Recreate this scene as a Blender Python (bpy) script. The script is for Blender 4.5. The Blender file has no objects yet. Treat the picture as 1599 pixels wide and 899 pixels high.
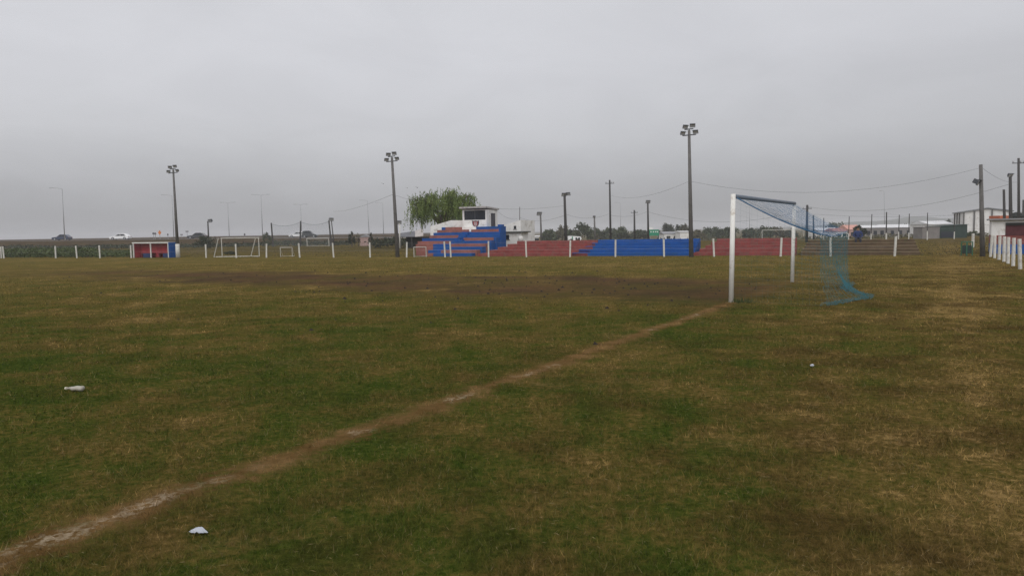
import bpy, math, random
import numpy as np
from mathutils import Vector, noise as mnoise

R = random.Random(7)
C = bpy.context.scene.collection
sc = bpy.context.scene

# ------------------------------------------------------------------ camera model
F_PX, CX, CY, HEAD = 1150.0, 799.5, 449.5, 1.72
PITCH, ROLL = math.atan(88.5 / 1150.0), 0.0165
FWD = Vector((0, math.cos(PITCH), -math.sin(PITCH)))
R0 = Vector((1, 0, 0)); U0 = Vector((0, math.sin(PITCH), math.cos(PITCH)))
RGT = R0 * math.cos(ROLL) - U0 * math.sin(ROLL)
UPV = R0 * math.sin(ROLL) + U0 * math.cos(ROLL)
EYE = Vector((0, 0, HEAD))

def ray(px, py):
    return FWD + RGT * ((px - CX) / F_PX) + UPV * ((CY - py) / F_PX)
def ground_at(px, py, z=0.0):
    d = ray(px, py); t = (z - HEAD) / d.z
    return EYE + d * t
def at(px, py, D):
    d = ray(px, py); return EYE + d * (D / d.y)
def hor(px):
    return 361 - 0.0165 * (px - 800)

# surveyed lines of the ground: the far fence
AF = math.radians(22.0)
EU = Vector((math.cos(AF), -math.sin(AF), 0)); EV = Vector((math.sin(AF), math.cos(AF), 0))
O = Vector((0, 49.1, 0))
def uvz(px, py, v):
    d = ray(px, py); t = (v - (EYE - O).dot(EV)) / d.dot(EV)
    P = EYE + d * t
    return (P - O).dot(EU), P.z
def uv2w(u, v, z=0): return O + EU * u + EV * v + Vector((0, 0, z))

def sstep(a, b, x):
    t = min(1, max(0, (x - a) / (b - a))); return t * t * (3 - 2 * t)
BX = [-600, -115, -57, -34, 0, 30]; BZ = [1.6, 1.3, 1.05, .78, .3, 0]
def terr(x, y):
    z = 0.0
    if y > 90:
        z += float(np.interp(x, BX, BZ)) * sstep(146, 164, y)
        z -= 2.5 * sstep(92, 230, y) * sstep(-28, 12, x)
    return z

# ------------------------------------------------------------------ node helpers
class NT:
    def __init__(s, tree): s.t = tree; s.n = tree.nodes; s.l = tree.links
    def put(s, sock, v):
        if hasattr(v, 'default_value') and hasattr(v, 'node'): s.l.new(v, sock)
        elif v is not None: sock.default_value = v
    def m(s, op, a, b=None, c=None, clamp=False):
        n = s.n.new('ShaderNodeMath'); n.operation = op; n.use_clamp = clamp
        for i, v in enumerate((a, b, c)): s.put(n.inputs[i], v)
        return n.outputs[0]
    def vm(s, op, a, b=None):
        n = s.n.new('ShaderNodeVectorMath'); n.operation = op
        s.put(n.inputs[0], a); s.put(n.inputs[1], b)
        return n.outputs[1] if op in ('DOT_PRODUCT', 'LENGTH') else n.outputs[0]
    def noise(s, vec, scale, detail=4, rough=.55, dist=0):
        n = s.n.new('ShaderNodeTexNoise'); s.put(n.inputs['Vector'], vec)
        n.inputs['Scale'].default_value = scale; n.inputs['Detail'].default_value = detail
        n.inputs['Roughness'].default_value = rough; n.inputs['Distortion'].default_value = dist
        return n.outputs[0]
    def mix(s, f, a, b, mode='MIX'):
        n = s.n.new('ShaderNodeMix'); n.data_type = 'RGBA'; n.blend_type = mode
        s.put(n.inputs[0], f)
        for i, v in ((6, a), (7, b)):
            if isinstance(v, tuple) and len(v) == 3: v = (*v, 1)
            s.put(n.inputs[i], v)
        return n.outputs[2]
    def ramp(s, f, stops, interp='LINEAR'):
        n = s.n.new('ShaderNodeValToRGB'); cr = n.color_ramp; cr.interpolation = interp
        while len(cr.elements) < len(stops): cr.elements.new(.5)
        for e, (p, c) in zip(cr.elements, stops):
            e.position = p; e.color = (*c, 1) if len(c) == 3 else c
        s.put(n.inputs[0], f); return n.outputs[0]
    def rng(s, v, a, b, c=0., d=1.):
        n = s.n.new('ShaderNodeMapRange'); s.put(n.inputs[0], v)
        for i, x in enumerate((a, b, c, d)): n.inputs[i + 1].default_value = x
        n.clamp = True; return n.outputs[0]

MATS = {}
def mat(name, col, rough=.7, var=.25, scale=4., metal=0., bump=0., dirt=None, spec=.3, coat=0.):
    """base colour with blotchy wear; dirt = (colour, amount) adds patches of a second colour"""
    if name in MATS: return MATS[name]
    m = bpy.data.materials.new(name); m.use_nodes = True
    k = NT(m.node_tree); b = k.n['Principled BSDF']
    tc = k.n.new('ShaderNodeTexCoord').outputs['Object']
    n1 = k.noise(tc, scale, 6, .65)
    f = k.rng(n1, .3, .7, 1 - var, 1 + var)
    c = k.mix(1.0, (*col, 1), None, 'MULTIPLY')
    mixn = c.node
    cmb = k.n.new('ShaderNodeCombineColor')
    for i in range(3): k.put(cmb.inputs[i], f)
    k.put(mixn.inputs[7], cmb.outputs[0])
    if dirt:
        n2 = k.noise(tc, scale * 1.7, 8, .7, .4)
        c = k.mix(k.rng(n2, .62 - dirt[1] * .3, .68), c, (*dirt[0], 1))
    k.put(b.inputs['Base Color'], c)
    b.inputs['Roughness'].default_value = rough; b.inputs['Metallic'].default_value = metal
    b.inputs['Specular IOR Level'].default_value = spec
    b.inputs['Coat Weight'].default_value = coat
    if bump:
        bn = k.n.new('ShaderNodeBump'); bn.inputs['Strength'].default_value = bump
        bn.inputs['Distance'].default_value = .02
        k.put(bn.inputs['Height'], k.noise(tc, scale * 6, 6, .7)); k.put(b.inputs['Normal'], bn.outputs[0])
    MATS[name] = m; return m

# ------------------------------------------------------------------ mesh helpers
class MB:
    def __init__(s): s.v = []; s.f = []; s.mi = []
    def add(s, vs, fs, mi=0):
        o = len(s.v); s.v += [tuple(p) for p in vs]
        s.f += [tuple(i + o for i in f) for f in fs]; s.mi += [mi] * len(fs); return s
    def box(s, x0, x1, y0, y1, z0, z1, mi=0):
        return s.add([(x0,y0,z0),(x1,y0,z0),(x1,y1,z0),(x0,y1,z0),(x0,y0,z1),(x1,y0,z1),(x1,y1,z1),(x0,y1,z1)],
                     [(0,3,2,1),(4,5,6,7),(0,1,5,4),(1,2,6,5),(2,3,7,6),(3,0,4,7)], mi)
    def tube(s, p0, p1, r0, r1=None, n=8, mi=0, caps=True):
        r1 = r0 if r1 is None else r1
        p0 = Vector(p0); p1 = Vector(p1); d = (p1 - p0)
        if d.length < 1e-6: return s
        d.normalize(); a = d.orthogonal().normalized(); b = d.cross(a)
        vs = []
        for p, r in ((p0, r0), (p1, r1)):
            for k in range(n):
                t = 2 * math.pi * k / n; vs.append(p + a * (r * math.cos(t)) + b * (r * math.sin(t)))
        fs = [(k, (k + 1) % n, n + (k + 1) % n, n + k) for k in range(n)]
        if caps: fs += [tuple(range(n - 1, -1, -1)), tuple(range(n, 2 * n))]
        return s.add(vs, fs, mi)
    def path(s, pts, r, n=6, mi=0):
        for a, b in zip(pts, pts[1:]): s.tube(a, b, r, r, n, mi)
        return s
    def prism(s, poly, y0, y1, mi=0):
        """poly in (x, z), extruded along y"""
        n = len(poly)
        vs = [(x, y0, z) for x, z in poly] + [(x, y1, z) for x, z in poly]
        fs = [tuple(range(n)), tuple(range(2 * n - 1, n - 1, -1))]
        fs += [(k, n + k, n + (k + 1) % n, (k + 1) % n) for k in range(n)]
        return s.add(vs, fs, mi)
    def lathe(s, prof, axis='z', n=14, mi=0, wob=None):
        vs = []; 
        for h, r in prof:
            for k in range(n):
                t = 2 * math.pi * k / n; q = (r * math.cos(t), r * math.sin(t))
                vs.append((q[0], q[1], h) if axis == 'z' else (h, q[0], q[1]))
        fs = []
        for i in range(len(prof) - 1):
            for k in range(n):
                fs.append((i * n + k, i * n + (k + 1) % n, (i + 1) * n + (k + 1) % n, (i + 1) * n + k))
        fs += [tuple(range(n - 1, -1, -1)), tuple(range((len(prof) - 1) * n, len(prof) * n))]
        return s.add(vs, fs, mi)
    def leaf(s, c, size, rnd, mi=0, droop=False):
        c = Vector(c)
        if droop:
            a = Vector((rnd.uniform(-1, 1), rnd.uniform(-1, 1), 0)).normalized() * size * .28
            b = Vector((rnd.uniform(-.3, .3), rnd.uniform(-.3, .3), -1)) * size
        else:
            a = Vector((rnd.gauss(0, 1), rnd.gauss(0, 1), rnd.gauss(0, 1))).normalized()
            b = a.orthogonal().normalized(); q = rnd.uniform(0, 6.28)
            b = (b * math.cos(q) + a.cross(b) * math.sin(q)) * size * rnd.uniform(.6, 1.1); a = a * size * .55
        return s.add([c - b * .5, c + a * .5 - b * .05, c + b * .5, c - a * .5 + b * .05], [(0, 1, 2, 3)], mi)
    def build(s, name, mats, parent=None, loc=(0, 0, 0), rz=0., smooth=False, bevel=0.):
        me = bpy.data.meshes.new(name); me.from_pydata(s.v, [], s.f)
        for m in (mats if isinstance(mats, (list, tuple)) else [mats]): me.materials.append(m)
        me.polygons.foreach_set('material_index', s.mi)
        if smooth: me.polygons.foreach_set('use_smooth', [True] * len(s.f))
        me.update()
        o = bpy.data.objects.new(name, me); C.objects.link(o)
        o.location = loc; o.rotation_euler[2] = rz
        if parent: o.parent = parent
        if bevel:
            b = o.modifiers.new('edge', 'BEVEL'); b.width = bevel; b.segments = 2; b.limit_method = 'ANGLE'
        return o

def tag(o, label=None, cat=None, group=None, kind=None):
    if label: o['label'] = label
    if cat: o['category'] = cat
    if group: o['group'] = group
    if kind: o['kind'] = kind
    return o
def thing(name, label, cat, loc=(0, 0, 0), rz=0., group=None):
    o = bpy.data.objects.new(name, None); C.objects.link(o); o.empty_display_size = .2
    o.location = loc; o.rotation_euler[2] = rz
    return tag(o, label, cat, group)
def copy_tree(o, parent=None):
    c = o.copy(); C.objects.link(c); c.parent = parent
    for ch in [x for x in bpy.data.objects if x.parent == o]: copy_tree(ch, c)
    return c

# ------------------------------------------------------------------ materials
M_WHITE = mat('chalky_white_paint', (.60, .59, .56), .75, .12, 3., dirt=((.42, .38, .32), .25), bump=.1)
M_POSTW = mat('weathered_post_paint', (.54, .53, .49), .8, .15, 5., dirt=((.35, .31, .25), .3), bump=.2)
M_GOALW = mat('goal_post_paint', (.70, .69, .65), .55, .08, 2.5, dirt=((.45, .40, .33), .25), bump=.1)
M_OLDW = mat('dulled_white_tube', (.48, .47, .43), .7, .12, 3., dirt=((.3, .26, .2), .3))
M_BAR = mat('goal_bar_net_and_shade', (.14, .165, .20), .6, .2, 4.)  # white bar coloured dark for its shaded underside and the net wrapped round it
M_NET = mat('blue_net_cord', (.05, .15, .29), .8, .2, 9.)
M_NETT = mat('teal_net_cord', (.032, .13, .155), .8, .2, 9.)
M_CONC = mat('grey_pole_concrete', (.125, .12, .115), .9, .2, 3., bump=.3, dirt=((.08, .075, .07), .3))
M_DARKPOLE = mat('dark_timber_pole', (.055, .052, .05), .9, .25, 3., bump=.3)
M_GALV = mat('galvanised_steel', (.30, .30, .31), .5, .15, 3., metal=.4)
M_LAMP = mat('dark_lamp_housing', (.07, .075, .085), .5, .2, 6.)
M_GLASS = mat('grey_lamp_glass', (.40, .41, .43), .15, .1, 6., spec=.5)
M_RED = mat('faded_red_step_paint', (.205, .046, .042), .85, .28, 2.4, dirt=((.17, .085, .07), .5), bump=.25)
M_BLUE = mat('royal_blue_step_paint', (.004, .064, .25), .8, .18, 1.6, dirt=((.02, .075, .18), .3), bump=.25)
M_BRICK = mat('salmon_red_step_paint', (.25, .095, .08), .9, .28, 2.4, dirt=((.19, .10, .08), .5), bump=.25)
M_DUGR = mat('dugout_red_paint', (.42, .06, .075), .7, .22, 2., dirt=((.40, .14, .09), .3))
M_BROWN = mat('bare_brown_step', (.11, .075, .045), .95, .3, 1.5, dirt=((.085, .075, .035), .35), bump=.4)
M_TREAD = mat('worn_step_edge', (.19, .145, .095), .95, .3, 1.5, bump=.3)
M_WALLW = mat('white_masonry_paint', (.70, .69, .67), .85, .12, 1.2, dirt=((.45, .42, .38), .25), bump=.15)
M_DARKGL = mat('dark_window_glass', (.012, .015, .022), .12, .3, 2., spec=.5)
M_ROOFG = mat('grey_corrugated_roof', (.24, .24, .25), .7, .2, 2.)
M_ROOFW = mat('pale_sheet_roof', (.62, .62, .62), .6, .12, .6)
M_ROOFR = mat('red_tile_roof', (.36, .15, .105), .85, .25, 1.2, bump=.2)
M_SHADE = mat('dark_board', (.03, .032, .03), .9, .3, 2.)  # near-black: painted shade in the lean-to; also tank, shutter box, birds
M_GREYB = mat('grey_block_wall', (.20, .185, .175), .9, .18, 2., bump=.3)
M_DGREEN = mat('dark_green_sheet', (.035, .055, .048), .8, .25, 2.)
M_SIGNG = mat('green_sign_face', (.02, .22, .12), .5, .1, 3.)
M_SIGNW = mat('white_sign_face', (.75, .75, .74), .5, .05, 3.)
M_SIGNO = mat('orange_sign_face', (.55, .17, .03), .5, .1, 3.)
M_BARK = mat('grey_brown_bark', (.085, .068, .05), .95, .3, 6., bump=.5)
M_TYRE = mat('black_tyre', (.015, .015, .016), .85, .2, 9.)
M_RIM = mat('silver_rim', (.4, .4, .41), .35, .1, 9., metal=.7)
M_CARW = mat('white_car_paint', (.78, .78, .78), .3, .03, 1., coat=.6)
M_CARB = mat('dark_blue_car_paint', (.022, .035, .075), .3, .08, 1., coat=.6)
M_CARK = mat('charcoal_car_paint', (.035, .038, .042), .3, .08, 1., coat=.6)
M_WIRE = mat('black_cable', (.03, .03, .03), .8, .1, 1.)

def leafmat(name, c1, c2, scale=.6):
    if name in MATS: return MATS[name]
    m = bpy.data.materials.new(name); m.use_nodes = True; k = NT(m.node_tree); b = k.n['Principled BSDF']
    tc = k.n.new('ShaderNodeNewGeometry').outputs['Position']
    f = k.rng(k.m('ADD', k.m('MULTIPLY', k.noise(tc, scale, 3), .6), k.m('MULTIPLY', k.noise(tc, 9, 2), .4)), .36, .64)
    k.put(b.inputs['Base Color'], k.mix(f, (*c1, 1), (*c2, 1)))
    b.inputs['Roughness'].default_value = .7; b.inputs['Specular IOR Level'].default_value = .2
    MATS[name] = m; return m
L_WILLOW = leafmat('willow_leaf', (.055, .088, .022), (.19, .24, .07), .9)
L_DARK = leafmat('dark_scrub_leaf', (.022, .030, .018), (.055, .062, .035), .4)
L_TREE = leafmat('bushy_leaf', (.032, .045, .022), (.075, .088, .042), .15)
L_OLIVE = leafmat('dry_olive_leaf', (.06, .058, .03), (.11, .098, .055), .3)
L_WEED = leafmat('weed_leaf', (.030, .048, .016), (.085, .105, .036), .5)

# ------------------------------------------------------------------ sky, sun
w = bpy.data.worlds.new('World'); sc.world = w; w.use_nodes = True
k = NT(w.node_tree); k.n.clear()
SUN_EL, SUN_ROT = math.radians(42), math.radians(190)
sky = k.n.new('ShaderNodeTexSky'); sky.sky_type = 'NISHITA'; sky.sun_disc = False
sky.sun_elevation = SUN_EL; sky.sun_rotation = SUN_ROT
bg1 = k.n.new('ShaderNodeBackground'); k.put(bg1.inputs[0], sky.outputs[0]); bg1.inputs[1].default_value = .08
d = k.n.new('ShaderNodeTexCoord').outputs['Generated']
sep = k.n.new('ShaderNodeSeparateXYZ'); k.put(sep.inputs[0], d)
el = sep.outputs[2]
base = k.ramp(k.m('MAXIMUM', el, 0.), [(0, (.335, .337, .352)), (.05, (.43, .43, .452)), (.12, (.60, .602, .628)),
                                        (.22, (.68, .683, .718)), (.36, (.725, .73, .765)), (1, (.98, .98, 1.03))])
# cloud deck: directions projected on a flat layer overhead
den = k.m('ADD', k.m('MAXIMUM', el, 0.), .22)
cmb = k.n.new('ShaderNodeCombineXYZ')
k.put(cmb.inputs[0], k.m('DIVIDE', sep.outputs[0], den)); k.put(cmb.inputs[1], k.m('DIVIDE', sep.outputs[1], den))
c1 = k.noise(cmb.outputs[0], .55, 5, .5, .6); c2 = k.noise(cmb.outputs[0], 1.7, 6, .55, .8)
cl = k.m('ADD', k.m('MULTIPLY', c1, .65), k.m('MULTIPLY', c2, .35))
fac = k.rng(cl, .33, .67, .89, 1.07)
xs = k.m('MULTIPLY', k.rng(sep.outputs[0], -.6, .6, 1.03, .92), k.rng(sep.outputs[1], .2, -.8, 1., 1.3))  # dimmer to the right; unseen sky behind camera boosted to fill facing surfaces
sc_ = k.m('MULTIPLY', fac, xs)
bg2 = k.n.new('ShaderNodeBackground'); k.put(bg2.inputs[0], base); k.put(bg2.inputs[1], sc_)
mx = k.n.new('ShaderNodeMixShader'); mx.inputs[0].default_value = .95
k.l.new(bg1.outputs[0], mx.inputs[1]); k.l.new(bg2.outputs[0], mx.inputs[2])
wo = k.n.new('ShaderNodeOutputWorld'); k.l.new(mx.outputs[0], wo.inputs[0])

sl = bpy.data.lights.new('sun', 'SUN'); sl.energy = 1.3; sl.angle = math.radians(60); sl.color = (1, .97, .93)
so = bpy.data.objects.new('sun', sl); C.objects.link(so)
sdir = Vector((math.sin(SUN_ROT) * math.cos(SUN_EL), math.cos(SUN_ROT) * math.cos(SUN_EL), math.sin(SUN_EL)))
so.rotation_euler = sdir.to_track_quat('Z', 'Y').to_euler(); so.location = sdir * 100

# ------------------------------------------------------------------ pitch survey
GN = ground_at(1141.5, 473); GF = ground_at(1237, 441)
NEARL = ground_at(-30, 885)
GD = (GN - NEARL); GD.z = 0; GD.normalize()            # direction of the goal line
GP = Vector((GD.y, -GD.x, 0))                           # away from the pitch
GDF = (GF - GN).normalized()                            # direction of the goal mouth itself
GPF = Vector((GDF.y, -GDF.x, 0))
FAX = -GPF                                              # pitch's long axis
GMID = (GN + GF) / 2

def turf(k, extra=None):
    """colour of turf, worn earth and chalk at a world position; returns (colour, earth mask)"""
    P0 = k.n.new('ShaderNodeNewGeometry').outputs['Position']
    P = k.vm('MULTIPLY', P0, (1, 1, 0))
    s = k.n.new('ShaderNodeSeparateXYZ'); k.put(s.inputs[0], P); X, Y = s.outputs[0], s.outputs[1]
    big = k.noise(P, .16, 3, .55); patch = k.noise(P, .55, 5, .62); mid = k.noise(P, 2.1, 5, .65)
    fine = k.noise(P, 16, 4, .65); vf = k.noise(P, 75, 3, .6)
    far = k.rng(Y, 5, 32)  # lightens turf with distance: brightness of lit blades at grazing angles, painted in
    # dry strip along the right-hand fence, scuffed by feet
    A = ground_at(1490, 425); B = ground_at(1590, 820); D = (A - B).normalized(); N = Vector((D.y, -D.x, 0))
    td = k.m('ABSOLUTE', k.m('ADD', k.vm('DOT_PRODUCT', P, tuple(N)), -N.dot(A)))
    trk = k.m('MULTIPLY', k.rng(k.m('ADD', td, k.m('MULTIPLY', k.m('SUBTRACT', patch, .5), 3.4)), 1.0, -.2), .36)
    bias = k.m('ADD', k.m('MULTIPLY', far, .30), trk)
    rgt = k.m('MULTIPLY', k.rng(k.m('ADD', k.vm('DOT_PRODUCT', P, tuple(GP)), -GP.dot(GN)), .5, 4.), .08)
    bias = k.m('ADD', bias, rgt)
    side = k.rng(k.m('ADD', k.vm('DOT_PRODUCT', P, tuple(GP)), -GP.dot(GN)), -1.5, 3.5)
    bias = k.m('ADD', bias, k.m('MULTIPLY', k.m('SUBTRACT', side, 1.), .06))
    dry = k.m('ADD', k.m('MULTIPLY', k.m('SUBTRACT', big, .5), .9), k.m('MULTIPLY', k.m('SUBTRACT', patch, .5), 1.7))
    dry = k.m('ADD', dry, k.m('MULTIPLY', k.m('SUBTRACT', mid, .5), 1.5))
    dry = k.m('ADD', dry, k.m('MULTIPLY', k.m('SUBTRACT', fine, .5), 1.2))
    if extra: dry = k.m('ADD', dry, extra)
    dry = k.m('ADD', k.m('ADD', dry, .40), bias, clamp=True)
    col = k.ramp(dry, [(0, (.026, .044, .006)), (.28, (.047, .056, .010)), (.52, (.075, .061, .015)),
                       (.78, (.112, .077, .024)), (1, (.200, .132, .050))])
    # streaks of straw lying across the mown surface
    Ps = k.vm('MULTIPLY', P, (.55, 1.1, 0)); st = k.rng(k.noise(Ps, .9, 6, .7, .6), .58, .72, 0, .6)
    col = k.mix(k.m('MULTIPLY', st, k.rng(fine, .35, .6, .3, 1.)), col, (.165, .108, .044, 1))
    col = k.mix(k.m('MULTIPLY', k.rng(Y, 8, 40), .50), col, (.118, .092, .026, 1))  # paler far turf, the grazing-angle brightening put into the colour
    # damp brown thatch
    th = k.m('MULTIPLY', k.rng(k.noise(P, .8, 6, .7, .5), .46, .64, 0, .75), k.rng(side, 0, 1, .35, 1.))
    col = k.mix(th, col, (.046, .029, .010, 1))
    br = k.m('ADD', k.m('MULTIPLY', fine, .7), k.m('MULTIPLY', vf, .7))
    g = k.n.new('ShaderNodeCombineColor'); bb = k.rng(br, .38, 1.02, .42, 1.88)
    for i in range(3): k.put(g.inputs[i], bb)
    col = k.mix(1., col, g.outputs[0], 'MULTIPLY')
    # worn earth along the middle of the pitch, widest at the goal mouth
    tq = k.m('ADD', k.vm('DOT_PRODUCT', P, tuple(GDF)), -GDF.dot(GMID))
    sq = k.m('ADD', k.vm('DOT_PRODUCT', P, tuple(FAX)), -FAX.dot(GMID))
    wob = k.m('ADD', k.m('MULTIPLY', k.m('SUBTRACT', big, .5), 9.), k.m('MULTIPLY', k.m('SUBTRACT', patch, .5), 6.))
    e = k.m('ADD', k.m('ABSOLUTE', k.m('ADD', tq, k.m('MULTIPLY', k.m('SUBTRACT', big, .5), 3.))), wob)
    e = k.m('ADD', e, k.m('MULTIPLY', k.m('SUBTRACT', mid, .5), 5.)); e = k.m('ADD', e, k.m('MULTIPLY', k.m('SUBTRACT', fine, .5), 3.))
    wide = k.rng(sq, 0, 30, 4.2, 2.6)
    m1 = k.rng(k.m('SUBTRACT', e, wide), 1.2, -1.0)
    m1 = k.m('MULTIPLY', m1, k.rng(k.m('ADD', sq, k.m('MULTIPLY', k.m('SUBTRACT', mid, .5), 1.2)), -.7, .4))
    m1 = k.m('MULTIPLY', m1, k.rng(sq, 44, 26))
    earth = k.mix(k.rng(k.noise(P, .35, 4, .6), .42, .62), (.070, .043, .027, 1), (.135, .070, .038, 1))
    earth = k.mix(k.rng(k.noise(P, 5, 6, .7), .35, .7), earth, (.048, .033, .022, 1))
    col = k.mix(k.m('MULTIPLY', m1, k.rng(k.noise(P, .22, 4, .6), .4, .6, .35, .9)), col, earth)
    # the goal line: scraped earth with what is left of the chalk
    lt = k.m('ADD', k.vm('DOT_PRODUCT', P, tuple(GP)), -GP.dot(GN))
    ls = k.m('ADD', k.vm('DOT_PRODUCT', P, tuple(GD)), -GD.dot(GN))
    lt = k.m('ADD', lt, k.m('MULTIPLY', k.m('SUBTRACT', k.noise(P, .45, 3, .5), .5), .16))
    la = k.m('SUBTRACT', k.m('ABSOLUTE', lt), k.rng(ls, -13.0, -14.6, 0, .045))
    ed = k.m('ADD', k.m('MULTIPLY', k.m('SUBTRACT', k.noise(P, 2.6, 7, .75), .5), .75), k.m('MULTIPLY', k.m('SUBTRACT', fine, .5), .45))
    lm = k.rng(k.m('ADD', la, ed), .22, .04)
    lm = k.m('MULTIPLY', lm, k.rng(ls, 12.5, 10.5))
    lm = k.m('MULTIPLY', lm, k.m('ADD', k.rng(ls, .3, -.8, .45, 1.), 0.))
    lcol = k.mix(k.rng(mid, .38, .62), (.115, .064, .024, 1), (.215, .128, .055, 1))
    lcol = k.mix(k.rng(fine, .4, .7, 0, .55), lcol, (.080, .045, .018, 1))
    col = k.mix(k.m('MULTIPLY', lm, .88), col, lcol)
    chp = k.rng(k.noise(P, .9, 4, .7), .56, .70)
    ch = k.rng(k.m('ADD', la, k.m('MULTIPLY', k.m('SUBTRACT', k.noise(P, 9, 6, .8), .5), .55)), .075, .02)
    near = k.m('MULTIPLY', k.rng(ls, -13.2, -14.4, .0, .9), k.rng(k.noise(P, 4.5, 5, .7), .42, .60))
    ch = k.m('MULTIPLY', k.m('MULTIPLY', ch, k.m('ADD', chp, near, clamp=True)), k.rng(fine, .44, .54))
    ch = k.m('MULTIPLY', ch, k.rng(ls, .2, -.4))
    col = k.mix(k.m('MULTIPLY', ch, .70), col, (.46, .38, .27, 1))
    # rough brown cut face of the road bank
    bank = k.m('MULTIPLY', k.rng(Y, 138, 147), k.rng(X, 20, -10))
    bc = k.mix(k.rng(k.noise(P, .3, 5, .65), .4, .6), (.050, .033, .019, 1), (.075, .055, .028, 1))
    col = k.mix(bank, col, bc)
    # verge and land past the fence: dull dry grass
    rough = k.m('MULTIPLY', k.rng(Y, 62, 80), k.rng(k.noise(P, .12, 5, .65), .35, .65, .2, .8))
    col = k.mix(k.m('MULTIPLY', rough, k.m('SUBTRACT', 1., bank)), col, (.060, .048, .026, 1))
    return col, k.m('MAXIMUM', m1, lm), fine, vf, P

gm = bpy.data.materials.new('worn_turf'); gm.use_nodes = True
k = NT(gm.node_tree); b = k.n['Principled BSDF']
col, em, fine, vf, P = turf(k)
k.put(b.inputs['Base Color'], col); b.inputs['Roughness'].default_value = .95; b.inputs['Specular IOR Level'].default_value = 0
bn = k.n.new('ShaderNodeBump'); bn.inputs['Strength'].default_value = .8; bn.inputs['Distance'].default_value = .05
k.put(bn.inputs['Height'], k.m('ADD', k.m('MULTIPLY', fine, .8), k.m('ADD', k.m('MULTIPLY', vf, .5), k.m('MULTIPLY', k.noise(P, 3, 4), 1.4))))
k.put(b.inputs['Normal'], bn.outputs[0])

def micro(x, y):
    r = math.hypot(x, y)
    if r > 45: return 0.
    f = 1 - sstep(30, 45, r)
    z = .022 * mnoise.noise(Vector((x * .7, y * .7, 0))) + .008 * mnoise.noise(Vector((x * 2.6, y * 2.6, 3)))
    # slight hollow along the scraped line
    t = (Vector((x, y, 0)) - GN).dot(GP)
    z += .018 * math.exp(-(t / .25) ** 2)
    return z * f

mb = MB(); NR, NA = 230, 380
rr = [.4 * (3500 / .4) ** (i / (NR - 1)) for i in range(NR)]
vs = []
for r in rr:
    for a in range(NA):
        t = 2 * math.pi * a / NA; x, y = r * math.sin(t), r * math.cos(t)
        vs.append((x, y, terr(x, y) + micro(x, y)))
fs = [(i * NA + a, (i + 1) * NA + a, (i + 1) * NA + (a + 1) % NA, i * NA + (a + 1) % NA) for i in range(NR - 1) for a in range(NA)]
fs.append(tuple(range(NA)))
mb.add(vs, fs)
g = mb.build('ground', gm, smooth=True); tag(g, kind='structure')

# ------------------------------------------------------------------ grass blades near the camera
bm_ = bpy.data.materials.new('grass_blade'); bm_.use_nodes = True
k = NT(bm_.node_tree); b = k.n['Principled BSDF']
at_ = k.n.new('ShaderNodeAttribute'); at_.attribute_name = 'tint'
tv = k.n.new('ShaderNodeSeparateColor'); k.put(tv.inputs[0], at_.outputs['Color'])
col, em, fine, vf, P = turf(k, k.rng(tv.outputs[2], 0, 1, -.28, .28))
g2 = k.n.new('ShaderNodeCombineColor'); bb = k.rng(tv.outputs[0], 0, 1, .55, 2.15)
for i in range(3): k.put(g2.inputs[i], bb)
col = k.mix(1., col, g2.outputs[0], 'MULTIPLY')
col = k.mix(tv.outputs[1], col, (.26, .20, .11, 1))
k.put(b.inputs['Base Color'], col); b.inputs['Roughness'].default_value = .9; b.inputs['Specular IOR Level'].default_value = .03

rs = np.random.default_rng(5)
half = math.radians(46)
cand = np.exp(np.linspace(math.log(2.6), math.log(50), 4000)); dens = np.where(cand < 4.2, 5200., 5200. * (4.2 / cand) ** 2.2)
pdf = dens * cand; cdf = np.cumsum((pdf[1:] + pdf[:-1]) / 2 * np.diff(cand)); tot = int(cdf[-1] * 2 * half)
r = np.interp(rs.uniform(0, cdf[-1], tot), np.concatenate([[0], cdf]), cand); a = rs.uniform(-half, half, tot)
bx, by = r * np.sin(a), r * np.cos(a); wd = .0032 * np.maximum(1, r / 4.2) ** 1.1
# thin out on the scraped line and in the goal mouth; let clumps gather
lt = (bx - GN.x) * GP.x + (by - GN.y) * GP.y
tq = (bx - GMID.x) * GDF.x + (by - GMID.y) * GDF.y; sq = (bx - GMID.x) * FAX.x + (by - GMID.y) * FAX.y
keep = rs.uniform(0, 1, len(bx)) > .80 * np.exp(-((lt) / .17) ** 2)
keep &= ~((np.abs(tq) < 4.2) & (sq > -.3) & (rs.uniform(0, 1, len(bx)) < .9))
cl = np.array([mnoise.noise(Vector((x * 2.3, y * 2.3, 9))) for x, y in zip(bx, by)])
keep &= rs.uniform(-.9, .6, len(bx)) < cl + .35
bx, by, wd, cl = bx[keep], by[keep], wd[keep], cl[keep]; n = len(bx)
bz = np.array([micro(x, y) for x, y in zip(bx, by)])
h = rs.uniform(.016, .042, n) * (1 + .5 * cl); th = rs.uniform(0, 2 * np.pi, n); lean = rs.uniform(.2, 1.5, n)
wx, wy = np.cos(th) * wd * .5, np.sin(th) * wd * .5
la = rs.uniform(0, 2 * np.pi, n)
tx, ty = np.cos(la) * h * lean, np.sin(la) * h * lean
V = np.empty((n, 3, 3), np.float32)
V[:, 0] = np.stack([bx - wx, by - wy, bz - .004], 1); V[:, 1] = np.stack([bx + wx, by + wy, bz - .004], 1)
V[:, 2] = np.stack([bx + tx, by + ty, bz + h], 1)
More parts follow.
